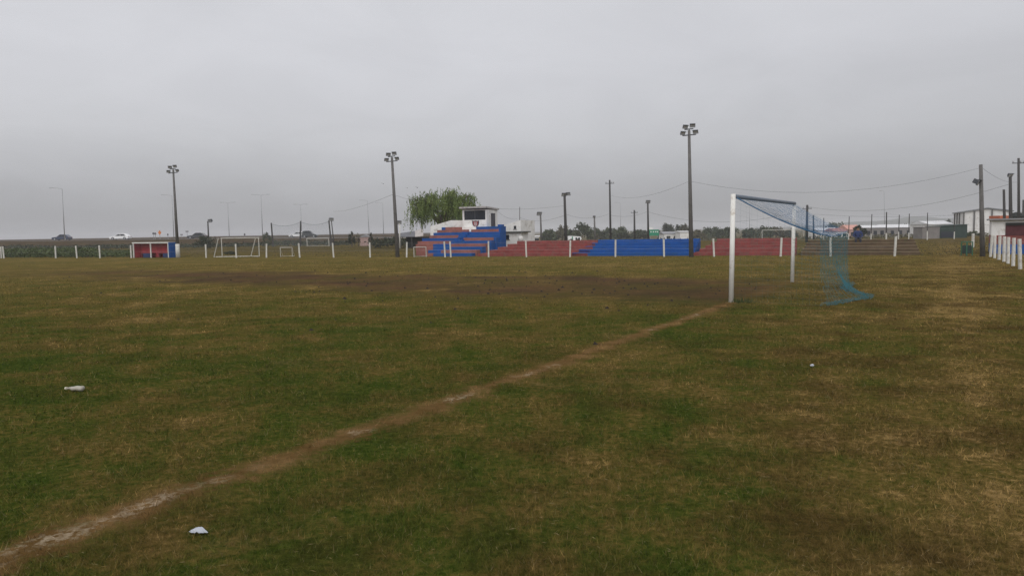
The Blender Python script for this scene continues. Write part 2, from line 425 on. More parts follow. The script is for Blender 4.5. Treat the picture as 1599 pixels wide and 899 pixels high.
# fallen straws
ns = 5200; half = math.radians(46)
r = np.sqrt(rs.uniform(2.6 ** 2, 11 ** 2, ns)); a = rs.uniform(-half, half, ns); sx, sy = r * np.sin(a), r * np.cos(a)
sz = np.array([micro(x, y) for x, y in zip(sx, sy)]) + .022; q = rs.uniform(0, 6.28, ns); L = rs.uniform(.015, .055, ns)
S = np.empty((ns, 3, 3), np.float32)
S[:, 0] = np.stack([sx, sy, sz], 1); S[:, 1] = np.stack([sx + np.cos(q) * L, sy + np.sin(q) * L, sz + rs.uniform(0, .012, ns)], 1)
S[:, 2] = np.stack([sx + np.cos(q) * L * .5 + .0018, sy + np.sin(q) * L * .5 + .0018, sz + .004], 1)
V = np.concatenate([V, S]); N3 = len(V)
me = bpy.data.meshes.new('grass'); me.vertices.add(N3 * 3); me.vertices.foreach_set('co', V.ravel())
me.loops.add(N3 * 3); me.loops.foreach_set('vertex_index', np.arange(N3 * 3, dtype=np.int32))
me.polygons.add(N3); me.polygons.foreach_set('loop_start', np.arange(0, N3 * 3, 3, dtype=np.int32))
tint = np.zeros((N3, 3, 4), np.float32); tint[:, :, 3] = 1
tint[:, :, 2] = rs.uniform(0, 1, N3)[:, None]
tint[:n, :, 0] = rs.uniform(.0, .85, n)[:, None] + np.array([-.1, -.1, .15])  # tips paler than roots: light caught by the tips put into the tint
tint[:n, :, 1] = (rs.uniform(0, 1, n) < .05)[:, None] * .5; tint[n:, :, 0] = .4; tint[n:, :, 1] = rs.uniform(.15, .7, ns)[:, None]
ca = me.color_attributes.new('tint', 'FLOAT_COLOR', 'POINT'); ca.data.foreach_set('color', np.clip(tint, 0, 1).ravel())
me.materials.append(bm_); me.update(); me.validate()
go = bpy.data.objects.new('grass', me); C.objects.link(go)
tag(go, 'short patchy worn grass over the foreground of the pitch', 'grass', kind='stuff')

# ------------------------------------------------------------------ road on the bank
rm = bpy.data.materials.new('asphalt'); rm.use_nodes = True; k = NT(rm.node_tree); b = k.n['Principled BSDF']
tc = k.n.new('ShaderNodeNewGeometry').outputs['Position']
k.put(b.inputs['Base Color'], k.mix(k.rng(k.noise(tc, .6, 6, .7), .35, .65), (.045, .045, .047, 1), (.07, .068, .066, 1)))
b.inputs['Roughness'].default_value = .9
def ribbon(name, y0, y1, dz, m, x0=-420, x1=-2, step=6):
    q = MB(); xs_ = list(range(x0, x1 + 1, step)); vs = []; ny = 6
    for x in xs_:
        for j in range(ny + 1):
            y = y0 + (y1 - y0) * j / ny; vs.append((x, y, terr(x, y) + dz))
    fs = [(i * (ny + 1) + j, (i + 1) * (ny + 1) + j, (i + 1) * (ny + 1) + j + 1, i * (ny + 1) + j + 1) for i in range(len(xs_) - 1) for j in range(ny)]
    q.add(vs, fs); return tag(q.build(name, m), kind='structure')
M_VERGE = mat('pale_gravel_verge', (.30, .25, .205), .95, .2, .4)
ribbon('road_verge', 165.5, 170, .02, M_VERGE)
ribbon('road', 170, 190, .025, rm)

# ------------------------------------------------------------------ haze
hz = MB().box(-3700, 3700, -3700, 3700, -4.2, 22)
hm = bpy.data.materials.new('damp_air'); hm.use_nodes = True; k = NT(hm.node_tree); k.n.clear()
pv = k.n.new('ShaderNodeVolumePrincipled'); pv.inputs['Color'].default_value = (.82, .83, .86, 1); pv.inputs['Density'].default_value = .0006
ho = k.n.new('ShaderNodeOutputMaterial'); k.l.new(pv.outputs[0], ho.inputs['Volume'])
tag(hz.build('haze', hm), kind='stuff')

# ------------------------------------------------------------------ main goal
LEN = (GF - GN).length
rzg = math.atan2(GDF.y, GDF.x)          # local x along the mouth, local -y = behind the goal
def gl(u, back, z): return (u, -back, z)
t = thing('football_goal', 'full size white football goal with dark shade-toned crossbar and drooping blue net', 'goal', GN, rzg)
H_ = 2.44
rnear = MB().tube((0, 0, -.05), (.13, 0, H_ + .04), .056, .054, 16); rnear.build('post', M_GOALW, t, smooth=True)
MB().tube((LEN, 0, -.05), (LEN + .15, 0, H_ - .062), .056, .054, 16).build('post', M_GOALW, t, smooth=True)
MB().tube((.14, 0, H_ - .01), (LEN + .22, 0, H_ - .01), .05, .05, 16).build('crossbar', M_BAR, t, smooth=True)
def lerp(a, b, t): return a + (b - a) * t
NU = 70
def top_edge(s):                          # line the roof of the net hangs down to
    u = lerp(2.4, 6.9, s); return Vector((u, -lerp(1.5, 1.55, s), 1.52 - .10 * math.sin(math.pi * s) + .05 * s))
def bot_edge(s):
    u = lerp(0, LEN - .1, s); return Vector((u, -(2.0 - .35 * s + .72 * math.exp(-((s - .34) / .22) ** 2)), .02))
def bar_pt(s): return Vector((lerp(.22, LEN + .15, s), -.06, H_ - .05))
def strands(q, fn, nu, nv, r, mi=0, jit=.012, gone=0.):
    P = [[fn(i / nu, j / nv) + Vector((R.uniform(-jit, jit), R.uniform(-jit, jit), R.uniform(-jit, jit) if 0 < j < nv else 0)) for j in range(nv + 1)] for i in range(nu + 1)]
    for i in range(nu + 1):
        for j in range(nv + 1):
            if gone and R.random() < gone - i / nu * 4.5: continue
            if i < nu: q.tube(P[i][j], P[i + 1][j], r, r, 3, mi, caps=False)
            if j < nv: q.tube(P[i][j], P[i][j + 1], r, r, 3, mi, caps=False)
q = MB()
def roof(s, v):
    p = bar_pt(s).lerp(top_edge(s), v); p.z -= .07 * math.sin(math.pi * v); return p
strands(q, roof, NU, 16, .0016)
def back(s, v):
    p = top_edge(s).lerp(bot_edge(s), .12 * v + .88 * v ** 5); p.z = lerp(top_edge(s).z, .02, v); return p
strands(q, back, NU, 16, .0024, 1, .022, .40)
def nearside(s, v):
    a = Vector((.1, -.05, lerp(2.3, .05, v))); e = top_edge(0).lerp(bot_edge(0), v); return a.lerp(e, s)
strands(q, nearside, 16, 16, .0008, 1)
def farside(s, v):
    a = Vector((LEN, -.05, lerp(2.35, .05, v))); e = top_edge(1).lerp(bot_edge(1), v); return a.lerp(e, s)
strands(q, farside, 14, 16, .0016, 1)
# bunched skirt on the grass and cords
def skirt(s, v):
    p = bot_edge(s); n_ = 8 * v
    return Vector((p.x + .05 * math.sin(40 * s + n_), p.y - .26 * (v - .5) + .04 * math.sin(60 * s + 3 * n_), .015 + .05 * abs(math.sin(31 * s + n_))))
strands(q, skirt, 70, 5, .0024, 1, .025)
q.path([roof(0, i / 8) for i in range(9)], .014, 5)
q.path([roof(.02, i / 8) + Vector((.06, 0, -.02)) for i in range(9)], .010, 5)
q.path([top_edge(i / 14) for i in range(15)], .005, 5)
q.build('net', [M_NET, M_NETT], t)
tf = MB()
for i in range(140):
    x, y = R.gauss(.12, .14), R.gauss(.0, .10); hh = R.uniform(.06, .17)
    tf.add([(x - .006, y, 0), (x + .006, y, 0), (x + R.uniform(-.06, .06), y + R.uniform(-.05, .05), hh)], [(0, 1, 2)])
tag(tf.build('grass_tuft', leafmat('tuft_leaf', (.03, .045, .012), (.07, .085, .025), 5), None, GN + Vector((.05, -.02, 0))),
    'dark uncut grass tuft at the foot of the near goal post', 'grass', kind='stuff')

q = MB(); rnd = random.Random(21)
for i in range(230):
    c = GMID + FAX * abs(rnd.gauss(3, 13)) + GDF * rnd.gauss(0, 3.2)
    if i > 218: c = Vector((rnd.uniform(-14, 8), rnd.uniform(8, 30), 0))
    r_ = rnd.uniform(.02, .065); z0 = micro(c.x, c.y)
    top = (c.x + rnd.uniform(-.3, .3) * r_, c.y, z0 + r_ * rnd.uniform(.6, 1.1)); ring = [(c.x + r_ * rnd.uniform(.7, 1.3) * math.cos(a_ * 1.047), c.y + r_ * rnd.uniform(.7, 1.3) * math.sin(a_ * 1.047), z0 - .01) for a_ in range(6)]
    q.add([top] + ring, [(0, j + 1, (j + 1) % 6 + 1) for j in range(6)])
tag(q.build('mud_clods', mat('wet_mud', (.022, .016, .011), .9, .3, 20.)), 'small dark mud clods scattered over the worn earth', 'mud', kind='stuff')

# ------------------------------------------------------------------ far fence
def fence(name, label, pts, h, r, m, wires=(.95,), parts_mat=None, thin=.004, lean=.05):
    """pts: list of world (x,y) post bases; one fence thing"""
    base = Vector((pts[0][0], pts[0][1], terr(*pts[0][:2])))
    t = thing(name, label, 'fence', base)
    tops = []
    for p in pts:
        q = MB(); hh = p[2] if len(p) > 2 else h; z = terr(p[0], p[1]); rr_ = p[3] if len(p) > 3 else r
        b0 = Vector((p[0], p[1], z)) - base; dx, dy = R.uniform(-lean, lean), R.uniform(-lean, lean)
        if parts_mat:
            zw = .9 + R.uniform(-.08, .1)
            q.tube(b0 + Vector((0, 0, -.1)), b0 + Vector((dx * .3, dy * .3, zw)), rr_, rr_ * .95, 8, 1)
            q.tube(b0 + Vector((dx * .3, dy * .3, zw)), b0 + Vector((dx, dy, hh)), rr_ * .8, rr_ * .7, 8, 0)
            q.build('post', [m, parts_mat], t)
        else:
            q.box(-rr_, rr_, -rr_, rr_, -.1, hh); 
            q.v = [(x + b0.x + dx * (zz / hh), y + b0.y + dy * (zz / hh), zz + b0.z) for x, y, zz in q.v]
            q.build('post', m, t, bevel=.012)
        tops.append((b0, hh))
    qw = MB()
    for (a, ha), (b_, hb) in zip(tops, tops[1:]):
        for f in wires:
            p0 = a + Vector((0, 0, ha * f)); p1 = b_ + Vector((0, 0, hb * f)); mdl = (p0 + p1) / 2 - Vector((0, 0, .05))
            qw.path([p0, mdl, p1], thin, 4)
    qw.build('wire', M_GALV, t)
    return t
def fpt(px, v=0., h=None):
    u, _ = uvz(px, 400, v); P = uv2w(u, v); return (P.x, P.y) if h is None else (P.x, P.y, h)
FP = [2, 6, 87, 120, 156, 205, 322, 369, 416, 468, 521, 578, 635, 695, 704, 763, 822, 890, 961, 1037, 1115, 1219, 1297, 1397]
fence('fence', 'long row of white posts along the far side of the pitch, below the terraces', [fpt(p) for p in FP], 1.08, .050, M_POSTW, (.93, .5))

GR = (ground_at(1546, 401), ground_at(1591, 417)); 
RP = [(1536, 397.5), (1546.5, 401), (1553, 403), (1560, 405.5), (1567.5, 408.5), (1574, 411.5), (1582, 415.5), (1593, 420), (1612, 428), (1640, 440)]
fence('fence', 'short run of leaning white posts at the right edge, before the low white building', [tuple(ground_at(x, y).xy) for x, y in RP], 1.12, .05, M_POSTW, (.93, .5), lean=.09)

BP = [(1286, 81, 2.6), (1325, 80, 2.7), (1360, 79, 2.9), (1384, 79, 3.1, .085), (1403, 80, 2.8), (1419, 80, 2.9), (1448, 82, 3.0), (1490, 84, 2.7)]
def bpt(p):
    P = at(p[0], 370, p[1]); return (P.x, P.y, p[2]) + tuple(p[3:])
fence('fence', 'tall dark posts with white painted feet in a row behind the bare brown terrace', [bpt(p) for p in BP], 2.8, .06, M_DARKPOLE, (.97, .7, .45), M_POSTW, .006)
p = ground_at(1519, 386)
tag(MB().box(-.07, .07, -.07, .07, -.05, 1.0).build('marker_post', M_POSTW, None, (p.x, p.y, 0), .3, bevel=.012),
    'single white marker post standing on the grass left of the tall corner pole', 'post')

# ------------------------------------------------------------------ terraces
def terrace(label, pxl, pxr, n, m, rise=.2, tread=.62, v0=1.6, inset=.28, edge=None):
    u0, _ = uvz(pxl, 398, v0); u1, _ = uvz(pxr, 398, v0)
    t = thing('terrace', label, 'terrace', uv2w(u0, v0), -AF, 'concrete terraces behind the far fence')
    L = u1 - u0; VB = tread * n + .1
    for i in range(n):
        q = MB(); q.box(i * inset, L, i * tread, VB, i * rise - (.1 if i == 0 else 0), (i + 1) * rise, 0)
        o = q.build('step', m, t, bevel=.015)
        if edge:
            e = MB(); e.box(i * inset, L - .01, i * tread - .03, i * tread + .14, (i + 1) * rise + .003, (i + 1) * rise + .04)
            e.build('step_edge', edge, o)
    return t
terrace('faded red stepped terrace between the grandstand and the blue terrace', 746, 918, 5, M_RED, inset=.5)
terrace('bright royal blue stepped terrace in the middle of the far side', 893, 1083, 5, M_BLUE, rise=.205)
terrace('faded red stepped terrace seen through the main goal', 1083, 1243, 5, M_RED)
terrace('unpainted brown stepped terrace at the right end of the far side', 1250, 1437, 5, M_BROWN, rise=.165, inset=.1, edge=M_TREAD)

# ------------------------------------------------------------------ grandstand with commentary booth
v0 = 1.7; u00, _ = uvz(720, 398, v0)
gs = thing('grandstand', 'blue and salmon striped grandstand topped by a white commentary booth', 'grandstand', uv2w(u00, v0), -AF)
TR, RI, NRW = .65, .212, 10; VBK = 8.6 - v0
B_, K_, W_ = 1, 0, 2
ROWS = [[(664,676,K_),(676,736,B_)], [(655,668,K_),(668,688,B_),(688,744,K_)],
        [(652,676,K_),(676,753,B_)], [(649,676,K_),(676,703,B_),(703,758,K_)],
        [(652,704,K_),(704,767,B_)], [(659,722,B_),(722,771,K_),(771,775,B_)], [(671,716,K_),(716,781,B_)],
        [(677,781,B_)], [(683,733,K_),(733,736,W_),(736,779,K_),(779,782,B_)], [(690,696,B_),(696,722,K_),(722,744,W_),(744,782.5,B_)]]
for i, segs in enumerate(ROWS):
    q = MB()
    for x0, x1, c in segs:
        a, _ = uvz(x0, 380, v0 + i * TR); b2, _ = uvz(x1, 380, v0 + i * TR)
        q.box(a - u00 + .002, b2 - u00, i * TR, (i + 1) * TR - .003 if i < NRW - 1 else VBK, -.1, (i + 1) * RI, c)
    q.build('step', [M_BRICK, M_BLUE, M_WALLW], gs, bevel=.012)
# low flank walls: stair of the aisle in front of the right block
q = MB()
for i in range(4):
    a, _ = uvz(716 + 1.5 * i, 370, v0 + (5 + i * .5) * TR); q.box(a - u00, a - u00 + .5, (4.2 + i * .8) * TR, (5.3 + i * .8) * TR, 1.0, 1.16 + i * .19)
q.build('aisle_stair', M_BLUE, gs, bevel=.01)
def LP(px, py, v):
    u, z = uvz(px, py, v); return (u - u00, z)
vb = 8.75
poly = [LP(672, 372, vb), LP(672, 353.5, vb), LP(704, 344, vb), LP(724, 344, vb), LP(724, 372, vb)]
poly = [(x, z) for x, z in poly]
MB().prism([(x, max(z, .0)) for x, z in poly], vb - v0, vb - v0 + .18).build('parapet', M_WALLW, gs)
a, z1 = LP(777, 350.5, 8.0); b2, z0 = LP(784, 383, 8.0)
MB().box(a, b2, 8.0 - v0, VBK - .1, 1.5, z1).build('corner_pillar', M_BLUE, gs, bevel=.015)
# booth
vf = 8.0; bx0, bz1 = LP(722, 328, vf); bx1, _ = LP(759.5, 328, vf); _, bz0 = LP(740, 361, vf)
bdep = 2.1; fy = vf - v0
booth = MB()
wx0, wz1 = LP(724.5, 329, vf); wx1, wz0 = LP(758, 343, vf)
booth.box(bx0, bx1, fy, fy + .12, bz0, wz0); booth.box(bx0, wx0, fy, fy + .12, wz0, bz1); booth.box(wx1, bx1, fy, fy + .12, wz0, bz1)
booth.box(wx0, wx1, fy, fy + .12, wz1, bz1)
booth.box(bx0, bx0 + .12, fy + .12, fy + bdep, bz0, bz1); booth.box(bx1 - .12, bx1, fy + .12, fy + bdep, bz0, bz1)
booth.box(bx0, bx1, fy + bdep, fy + bdep + .12, bz0, bz1)
bo = booth.build('booth', M_WALLW, gs)
MB().box(wx0, wx1, fy + .07, fy + .09, wz0, wz1).build('window', M_DARKGL, bo)
q = MB(); mxw = (wx0 + wx1) / 2
q.box(mxw - .02, mxw + .02, fy + .05, fy + .068, wz0 + .02, wz1); q.box(wx0, wx1, fy + .05, fy + .066, wz0, wz0 + .03)
q.build('window_frame', M_LAMP, bo)
MB().box(bx1 + .004, bx1 + .03, fy + bdep * .42, fy + bdep * .80, bz0 + .1, bz1 - .28).build('door', mat('dark_grey_door', (.06, .058, .068), .6), bo)
rf = MB(); o_ = .14
rz0 = bz1; rf.prism([(bx0 - o_, rz0 + .02), (bx1 + o_ * .6, rz0 + .02), (bx1 + o_ * .6, rz0 + .15), (bx0 - o_, rz0 + .15)], fy - .32, fy + bdep + .3)
for j, (x, y, z) in enumerate(rf.v): rf.v[j] = (x, y, z + (.09 if y < fy else -.03))
rf.build('roof', mat('grey_booth_roof', (.40, .385, .37), .85, .15, 3., dirt=((.22, .19, .17), .5)), bo)
# shield emblem
cxp, cz0 = LP(743, 354.6, vf); _, cz1 = LP(743, 344.3, vf); hw = .30; H2 = cz1 - cz0
def shield(s, y0, y1, mi, q, fr=1.0):
    pts = [(-1, 1), (-.5, .93), (0, 1), (.5, .93), (1, 1), (.97, .55), (.72, .2), (0, -.02), (-.72, .2), (-.97, .55)]
    q.prism([(cxp + x * hw * s, cz0 + H2 * .5 + (z - .5) * H2 * s) for x, z in pts], y0, y1, mi)
q = MB(); shield(1., fy - .03, fy - .002, 0, q); shield(.80, fy - .045, fy - .031, 1, q)
for dx in (-.10, .0, .10): q.box(cxp + dx - .028, cxp + dx + .028, fy - .055, fy - .046, cz0 + H2 * (.22 if dx else .12), cz0 + H2 * .80, 2)
q.build('shield_emblem', [mat('navy_shield', (.02, .025, .06), .6), mat('dark_red_shield', (.22, .03, .035), .6), mat('pale_shield_stripe', (.42, .36, .36), .6)], bo)

# annex behind the grandstand's right end
va = 11.; u0a, _ = uvz(783, 375, va)
an = thing('white_annex', 'small white annex with two dark windows right of the grandstand', 'building', uv2w(u0a, va), -AF)
def LA(px, py, v): u, z = uvz(px, py, v); return (u - u0a, z)
x1a, zt = LA(813, 343.5, va + 1.6); xl, zl = LA(785, 352, va + 1.6)
MB().prism([(xl, 0), (x1a, 0), (x1a, zt), (xl, zl)], 1.6, 5).build('upper_wall', M_WALLW, an)
x2, z2 = LA(814, 363, va)
MB().box(0, x2, 0, 1.59, 0, z2).build('wall', M_WALLW, an)
MB().box(-.1, x2 + .25, -.2, 1.585, z2 + .003, z2 + .1).build('roof', mat('dark_eave', (.08, .085, .08), .8), an)
for (p0, p1, q0, q1, v) in ((787, 795, 366.5, 374, va), (802.5, 806, 352.5, 357.5, va + 1.6)):
    xa, za = LA(p0, q1, v); xb, zb = LA(p1, q0, v)
    wn = MB().box(xa, xb, v - va - .012, v - va + .05, za, zb).build('window', M_DARKGL, an)
    f_ = MB(); 
    f_.box(xa - .06, xb + .06, v - va - .05, v - va - .003, za - .06, za - .002)
    f_.build('sill', M_GREYB, wn)
p = at(813, 372, 59)
q = MB().lathe([(0, .15), (.02, .20), (.2, .22), (.33, .20), (.40, .14), (.43, .05)], n=18)
tk = tag(q.build('water_tank', M_WHITE, None, (p.x, p.y, .90), smooth=True), 'rounded white water tank beside the annex, behind the red terrace', 'tank')
tag(MB().box(-.28, .28, -.28, .28, 0, .90).build('tank_plinth', M_GREYB, None, (p.x, p.y, 0)), 'grey block plinth carrying the white water tank', 'plinth')

# ------------------------------------------------------------------ dugout
u0d, _ = uvz(208, 401, .5); u1d, _ = uvz(263.5, 401, .5); Ld = u1d - u0d
dg = thing('dugout', 'low red team dugout with two white framed bays and a blue end wall', 'dugout', uv2w(u0d, .5), -AF)
Hd = 1.20; dd = .8; fr = .09
q = MB()
for x in (0, Ld / 2 - fr / 2, Ld - fr): q.box(x, x + fr, 0, .09, -.05, Hd)
q.box(-.05, Ld + .03, -.03, .12, Hd + .002, Hd + .10); q.build('frame', M_WHITE, dg, bevel=.01)
MB().box(fr, Ld - fr, dd, dd + .1, 0, Hd - .05).build('back_wall', M_DUGR, dg)
MB().box(.0, .085, .1, dd, 0, Hd - .003).build('side_wall', M_DUGR, dg)
MB().box(-.04, Ld + .03, .125, dd + .12, Hd + .004, Hd + .07).build('roof', M_WHITE, dg)
for i in range(2):
    x0 = fr + i * (Ld / 2) + .25; be = MB(); be.box(x0, x0 + Ld / 2 - .6, dd - .45, dd - .05, .33, .39)
    be.box(x0 + .1, x0 + .2, dd - .4, dd - .1, 0, .328); be.box(x0 + Ld / 2 - .8, x0 + Ld / 2 - .7, dd - .4, dd - .1, 0, .328)
    be.build('bench', mat('dark_red_bench', (.16, .03, .035), .8), dg)
    sb = MB().box(x0 + 1.0 * (.7 + .2 * i), x0 + .75 + 1.0 * (.7 + .2 * i), dd - .70, dd - .46, 0, .36).build('seat_box', mat('navy_seat_box', (.02, .035, .10), .6), dg, bevel=.02)
MB().box(Ld + .035, Ld + .11, -.02, dd + .1, -.05, Hd + .06).build('end_wall', M_BLUE, dg, bevel=.01)

# ------------------------------------------------------------------ floodlights and poles
def lamp_head(parent, c, yaw, w_=.46, h_=.34, d_=.2, tilt=.45):
    q = MB(); q.prism([(-w_ / 2, -h_ / 2), (w_ / 2, -h_ / 2), (w_ / 2, h_ / 2), (-w_ / 2, h_ / 2)], 0, .05)
    q.prism([(-w_ / 2 * .7, -h_ / 2 * .7), (w_ / 2 * .7, -h_ / 2 * .7), (w_ / 2 * .7, h_ / 2 * .7), (-w_ / 2 * .7, h_ / 2 * .7)], .051, d_)
    q.box(-w_ / 2, w_ / 2, -.07, 0, h_ / 2 - .03, h_ / 2)
    def tf(p):
        x, y, z = p; y, z = y * math.cos(tilt) - z * math.sin(tilt) * -1 * -1, z * math.cos(tilt) + y * math.sin(tilt)
        cy, sy = math.cos(yaw), math.sin(yaw); return (c[0] + x * cy - y * sy, c[1] + x * sy + y * cy, c[2] + z)
    q.v = [tf(p) for p in q.v]; o = q.build('lamp', M_LAMP, parent)
    g_ = MB().box(-w_ / 2 * .9, w_ / 2 * .9, -.012, -.002, -h_ / 2 * .88, h_ / 2 * .80); g_.v = [tf(p) for p in g_.v]
    g_.build('lamp_glass', M_GLASS, o); return o
def pole(name, label, cat, base, top, r0, r1, m, group=None, heads=(), arms=(), white=0, extras=None):
    """base, top world points; heads: (dx, dz from top, yaw, scale); arms: pairs of offsets from the top"""
    t = thing(name, label, cat, base, 0, group); tp = Vector(top) - Vector(base)
    if white:
        f = white / tp.z; MB().tube((0, 0, -.1), tp * f, r0 * 1.35, r0 * 1.25, 12).build('painted_foot', M_POSTW, t, smooth=True)
        MB().tube(tp * f, tp, r0, r1, 12).build('pole', m, t, smooth=True)
    else:
        MB().tube((0, 0, -.1), tp, r0, r1, 12).build('pole', m, t, smooth=True)
    if arms:
        q = MB()
        for a_, b_ in arms: q.tube(tp + Vector(a_), tp + Vector(b_), .035, .03, 6)
        q.build('bracket', M_LAMP, t)
    for dx, dz, yaw, s_ in heads:
        lamp_head(t, tp + Vector((dx, -.1, dz)), yaw, .46 * s_, .34 * s_, .2 * s_)
    return t
FOUR = [(-.23, .20, .35, .70), (.18, .27, -.2, .70), (-.37, -.17, .5, .68), (.35, -.10, -.55, .68)]
FARM = [((-.40, -.05, -.30), (.40, -.05, -.24)), ((-.28, -.05, .05), (.24, -.05, .10)), ((0, 0, -.3), (0, -.05, .1))]
def fl(px_b, px_t, py_t, v, m, r, label, white=0, s=1.):
    u, _ = uvz(px_b, 400, v); b0 = uv2w(u, v); T = at(px_t, py_t + 9, b0.y)
    pole('floodlight', label, 'floodlight', b0, T, r, r * .55, m, 'four lamp floodlight masts of the pitch', [(a * s, b_ * s, c, d_ * s) for a, b_, c, d_ in FOUR], [tuple(tuple(x * s for x in e) for e in ar) for ar in FARM], white)
fl(278, 270.5, 256, .9, M_CONC, .13, 'four lamp floodlight with white painted foot beside the dugout', 1.12, .95)
fl(621, 612, 237, .6, M_CONC, .15, 'leaning four lamp floodlight left of the grandstand and willow')
fl(1079.5, 1076, 195, -.6, M_CONC, .14, 'tallest four lamp floodlight between the blue terrace and the main goal')

def sp(name, label, cat, px_b, py_t, D, px_t=None, r=.10, m=M_DARKPOLE, heads=(), arms=(), group=None, white=0):
    B0 = at(px_b, hor(px_b) + 10, D); z = terr(B0.x, B0.y); T = at(px_t if px_t is not None else px_b - 1, py_t, D)
    return pole(name, label, cat, Vector((B0.x, B0.y, z)), T, r, r * .7, m, group, heads, arms, white)
GL = 'small lamp poles around the ground'
ONE = [(.12, -.05, -.5, 1.)]
sp('lamp_pole', 'short dark pole with one lamp above the bush behind the dugout', 'lamp pole', 326, 345, 115, 324.5, .14, M_DARKPOLE, [(.35, .0, -.6, 1.6)], [((0, 0, 0), (.35, -.05, -.05))], GL)
sp('lamp_pole', 'strongly leaning thin lamp pole at the right end of the practice net', 'lamp pole', 521.5, 344, 110, 517.5, .09, M_DARKPOLE, [(.0, .1, .4, 1.5)], (), GL)
sp('lamp_pole', 'slim white lamp pole behind the grey lean-to shelter', 'lamp pole', 624, 349, 82, 624, .09, M_POSTW, [(-.05, .1, .3, 1.2)], (), GL)
sp('lamp_pole', 'pale grey lamp pole behind the left part of the red terrace', 'lamp pole', 845.5, 334, 80, 844, .12, M_CONC, [(-.12, .0, .4, 1.2)], (), GL)
sp('lamp_pole', 'tall dark pole with two lamps behind the red terrace', 'lamp pole', 884, 304, 75, 881.5, .17, M_DARKPOLE, [(-.05, -.02, .3, 1.1), (.35, .05, -.4, 1.0)], [((-.1, 0, -.1), (.4, -.05, -.02))], GL)
sp('lamp_pole', 'bent grey pole above the left end of the blue terrace', 'lamp pole', 929.5, 337, 80, 928, .11, M_CONC, [(-.02, -.1, .2, .6)], (), GL)
sp('lamp_pole', 'dark lamp pole beside the green road sign', 'lamp pole', 1012.5, 316, 92, 1011.5, .14, M_DARKPOLE, [(.02, .05, .1, 1.2)], [((-.3, -.05, -.05), (.3, -.05, -.05))], GL)
# utility poles
def upole(label, px_b, py_t, D, px_t, r, cross=True, m=M_DARKPOLE):
    arms = [((-.5, 0, -.4), (.5, 0, -.4))] if cross else ()
    o = sp('utility_pole', label, 'utility pole', px_b, py_t, D, px_t, r, m, (), arms, 'utility poles carrying the cables')
    if cross:
        tpz = at(px_t, py_t, D) - o.location
        for dx in (-.42, .42, .18):
            q = MB().lathe([(0, .03), (.05, .06), (.1, .05), (.13, .07), (.17, .03)], n=8); q.v = [(x + tpz.x + dx, y + tpz.y, z + tpz.z - .37) for x, y, z in q.v]; q.build('insulator', M_GLASS, o)
    return o
upole('tall thin utility pole rising behind the blue terrace', 953.5, 281, 85, 952, .13)
upole('short dark utility pole behind the blue terrace, left of the green sign', 991, 328, 110, 990.5, .16)
upole('dark utility pole seen through the blue net, behind the far goal post', 1260, 320, 80, 1260.5, .16)
upole('smaller dark pole seen low through the blue net, right of the thicker one', 1271, 336, 95, 1270, .12, False)
upole('slim pole behind the booth roof and white annex', 811.5, 323, 100, 811.5, .07, False, M_CONC)
u = at(1534.5, 401.5, 38.6)
cp = pole('corner_pole', 'tall grey pole with one dark floodlight at the right corner of the pitch', 'lamp pole', Vector((u.x, u.y, 0)), at(1531.5, 257, 38.6), .13, .085, M_CONC, None)
tpz = at(1533, 285, 38.6) - cp.location
lamp_head(cp, tpz + Vector((-.22, -.1, 0)), .9, .42, .34, .26)
MB().tube(tpz + Vector((0, 0, -.02)), tpz + Vector((-.25, -.05, 0)), .03, .03, 6).build('bracket', M_LAMP, cp)
upole('short bent dark pole behind the low white building at the right edge', 1570, 296, 62, 1567.5, .13, False)
sp('lamp_pole', 'dark pole with lamp box behind the low white building', 'lamp pole', 1579.5, 271, 58, 1577.5, .15, M_DARKPOLE, [(-.02, -.15, .2, .9)], (), GL)
upole('tallest utility pole at the right edge, with insulators down one side', 1592, 247, 60, 1590.5, .12)
upole('dark pole cut by the right edge of the view', 1599, 312, 66, 1598.5, .14, False)

# highway lamps
def street(label, px_b, px_t, py_t, D, arms):
    B0 = at(px_b, hor(px_b), D); z = terr(B0.x, B0.y); T = at(px_t, py_t, D); base = Vector((B0.x, B0.y, z))
    t = thing('street_lamp', label, 'street lamp', base, 0, 'tall lamps along the highway'); tp = T - base
    MB().tube((0, 0, -.1), tp, .11, .06, 8).build('pole', M_GALV, t, smooth=True)
    for dx in arms:
        q = MB().path([tp + Vector((0, 0, -.05)), tp + Vector((dx * .5, 0, .18)), tp + Vector((dx, 0, .22))], .035, 6); q.build('arm', M_GALV, t)
        s_ = 1 if dx > 0 else -1
        MB().box(tp.x + dx - .1, tp.x + dx + s_ * .9 if s_ > 0 else tp.x + dx + .1, tp.y - .12, tp.y + .12, tp.z + .17, tp.z + .26).build('lamp_head', M_GALV, t) if s_ > 0 else \
        MB().box(tp.x + dx - .9, tp.x + dx + .1, tp.y - .12, tp.y + .12, tp.z + .17, tp.z + .26).build('lamp_head', M_GALV, t)
street('street lamp with long left arms standing over the dark blue car', 101, 97, 295, 167, (-2.0,))
street('street lamp just left of the floodlight by the dugout', 271.5, 268.5, 305.5, 200, (-2.0,))
street('faint double arm street lamp right of the bush, far across the road', 358, 355.5, 317, 252, (-1.8, 1.8))
street('tall double arm street lamp above the right half of the white training goal', 410, 407.5, 305, 207, (-1.8, 1.6))
street('faint double arm street lamp behind the middle post of the practice net', 471, 469.5, 320, 262, (-1.6, 1.6))
street('street lamp with left arm above the dark scrub, left of two', 576.5, 573.5, 313.5, 250, (-1.8,))
street('thin street lamp just left of the leaning floodlight', 599, 597.5, 317, 270, (-1.8,))
street('faint street lamp rising between the tall utility pole and the green sign', 969.5, 968.5, 317, 300, (-1.5,))
street('street lamp above the dark fence posts at the right', 1382, 1380.5, 299, 240, (-.6,))
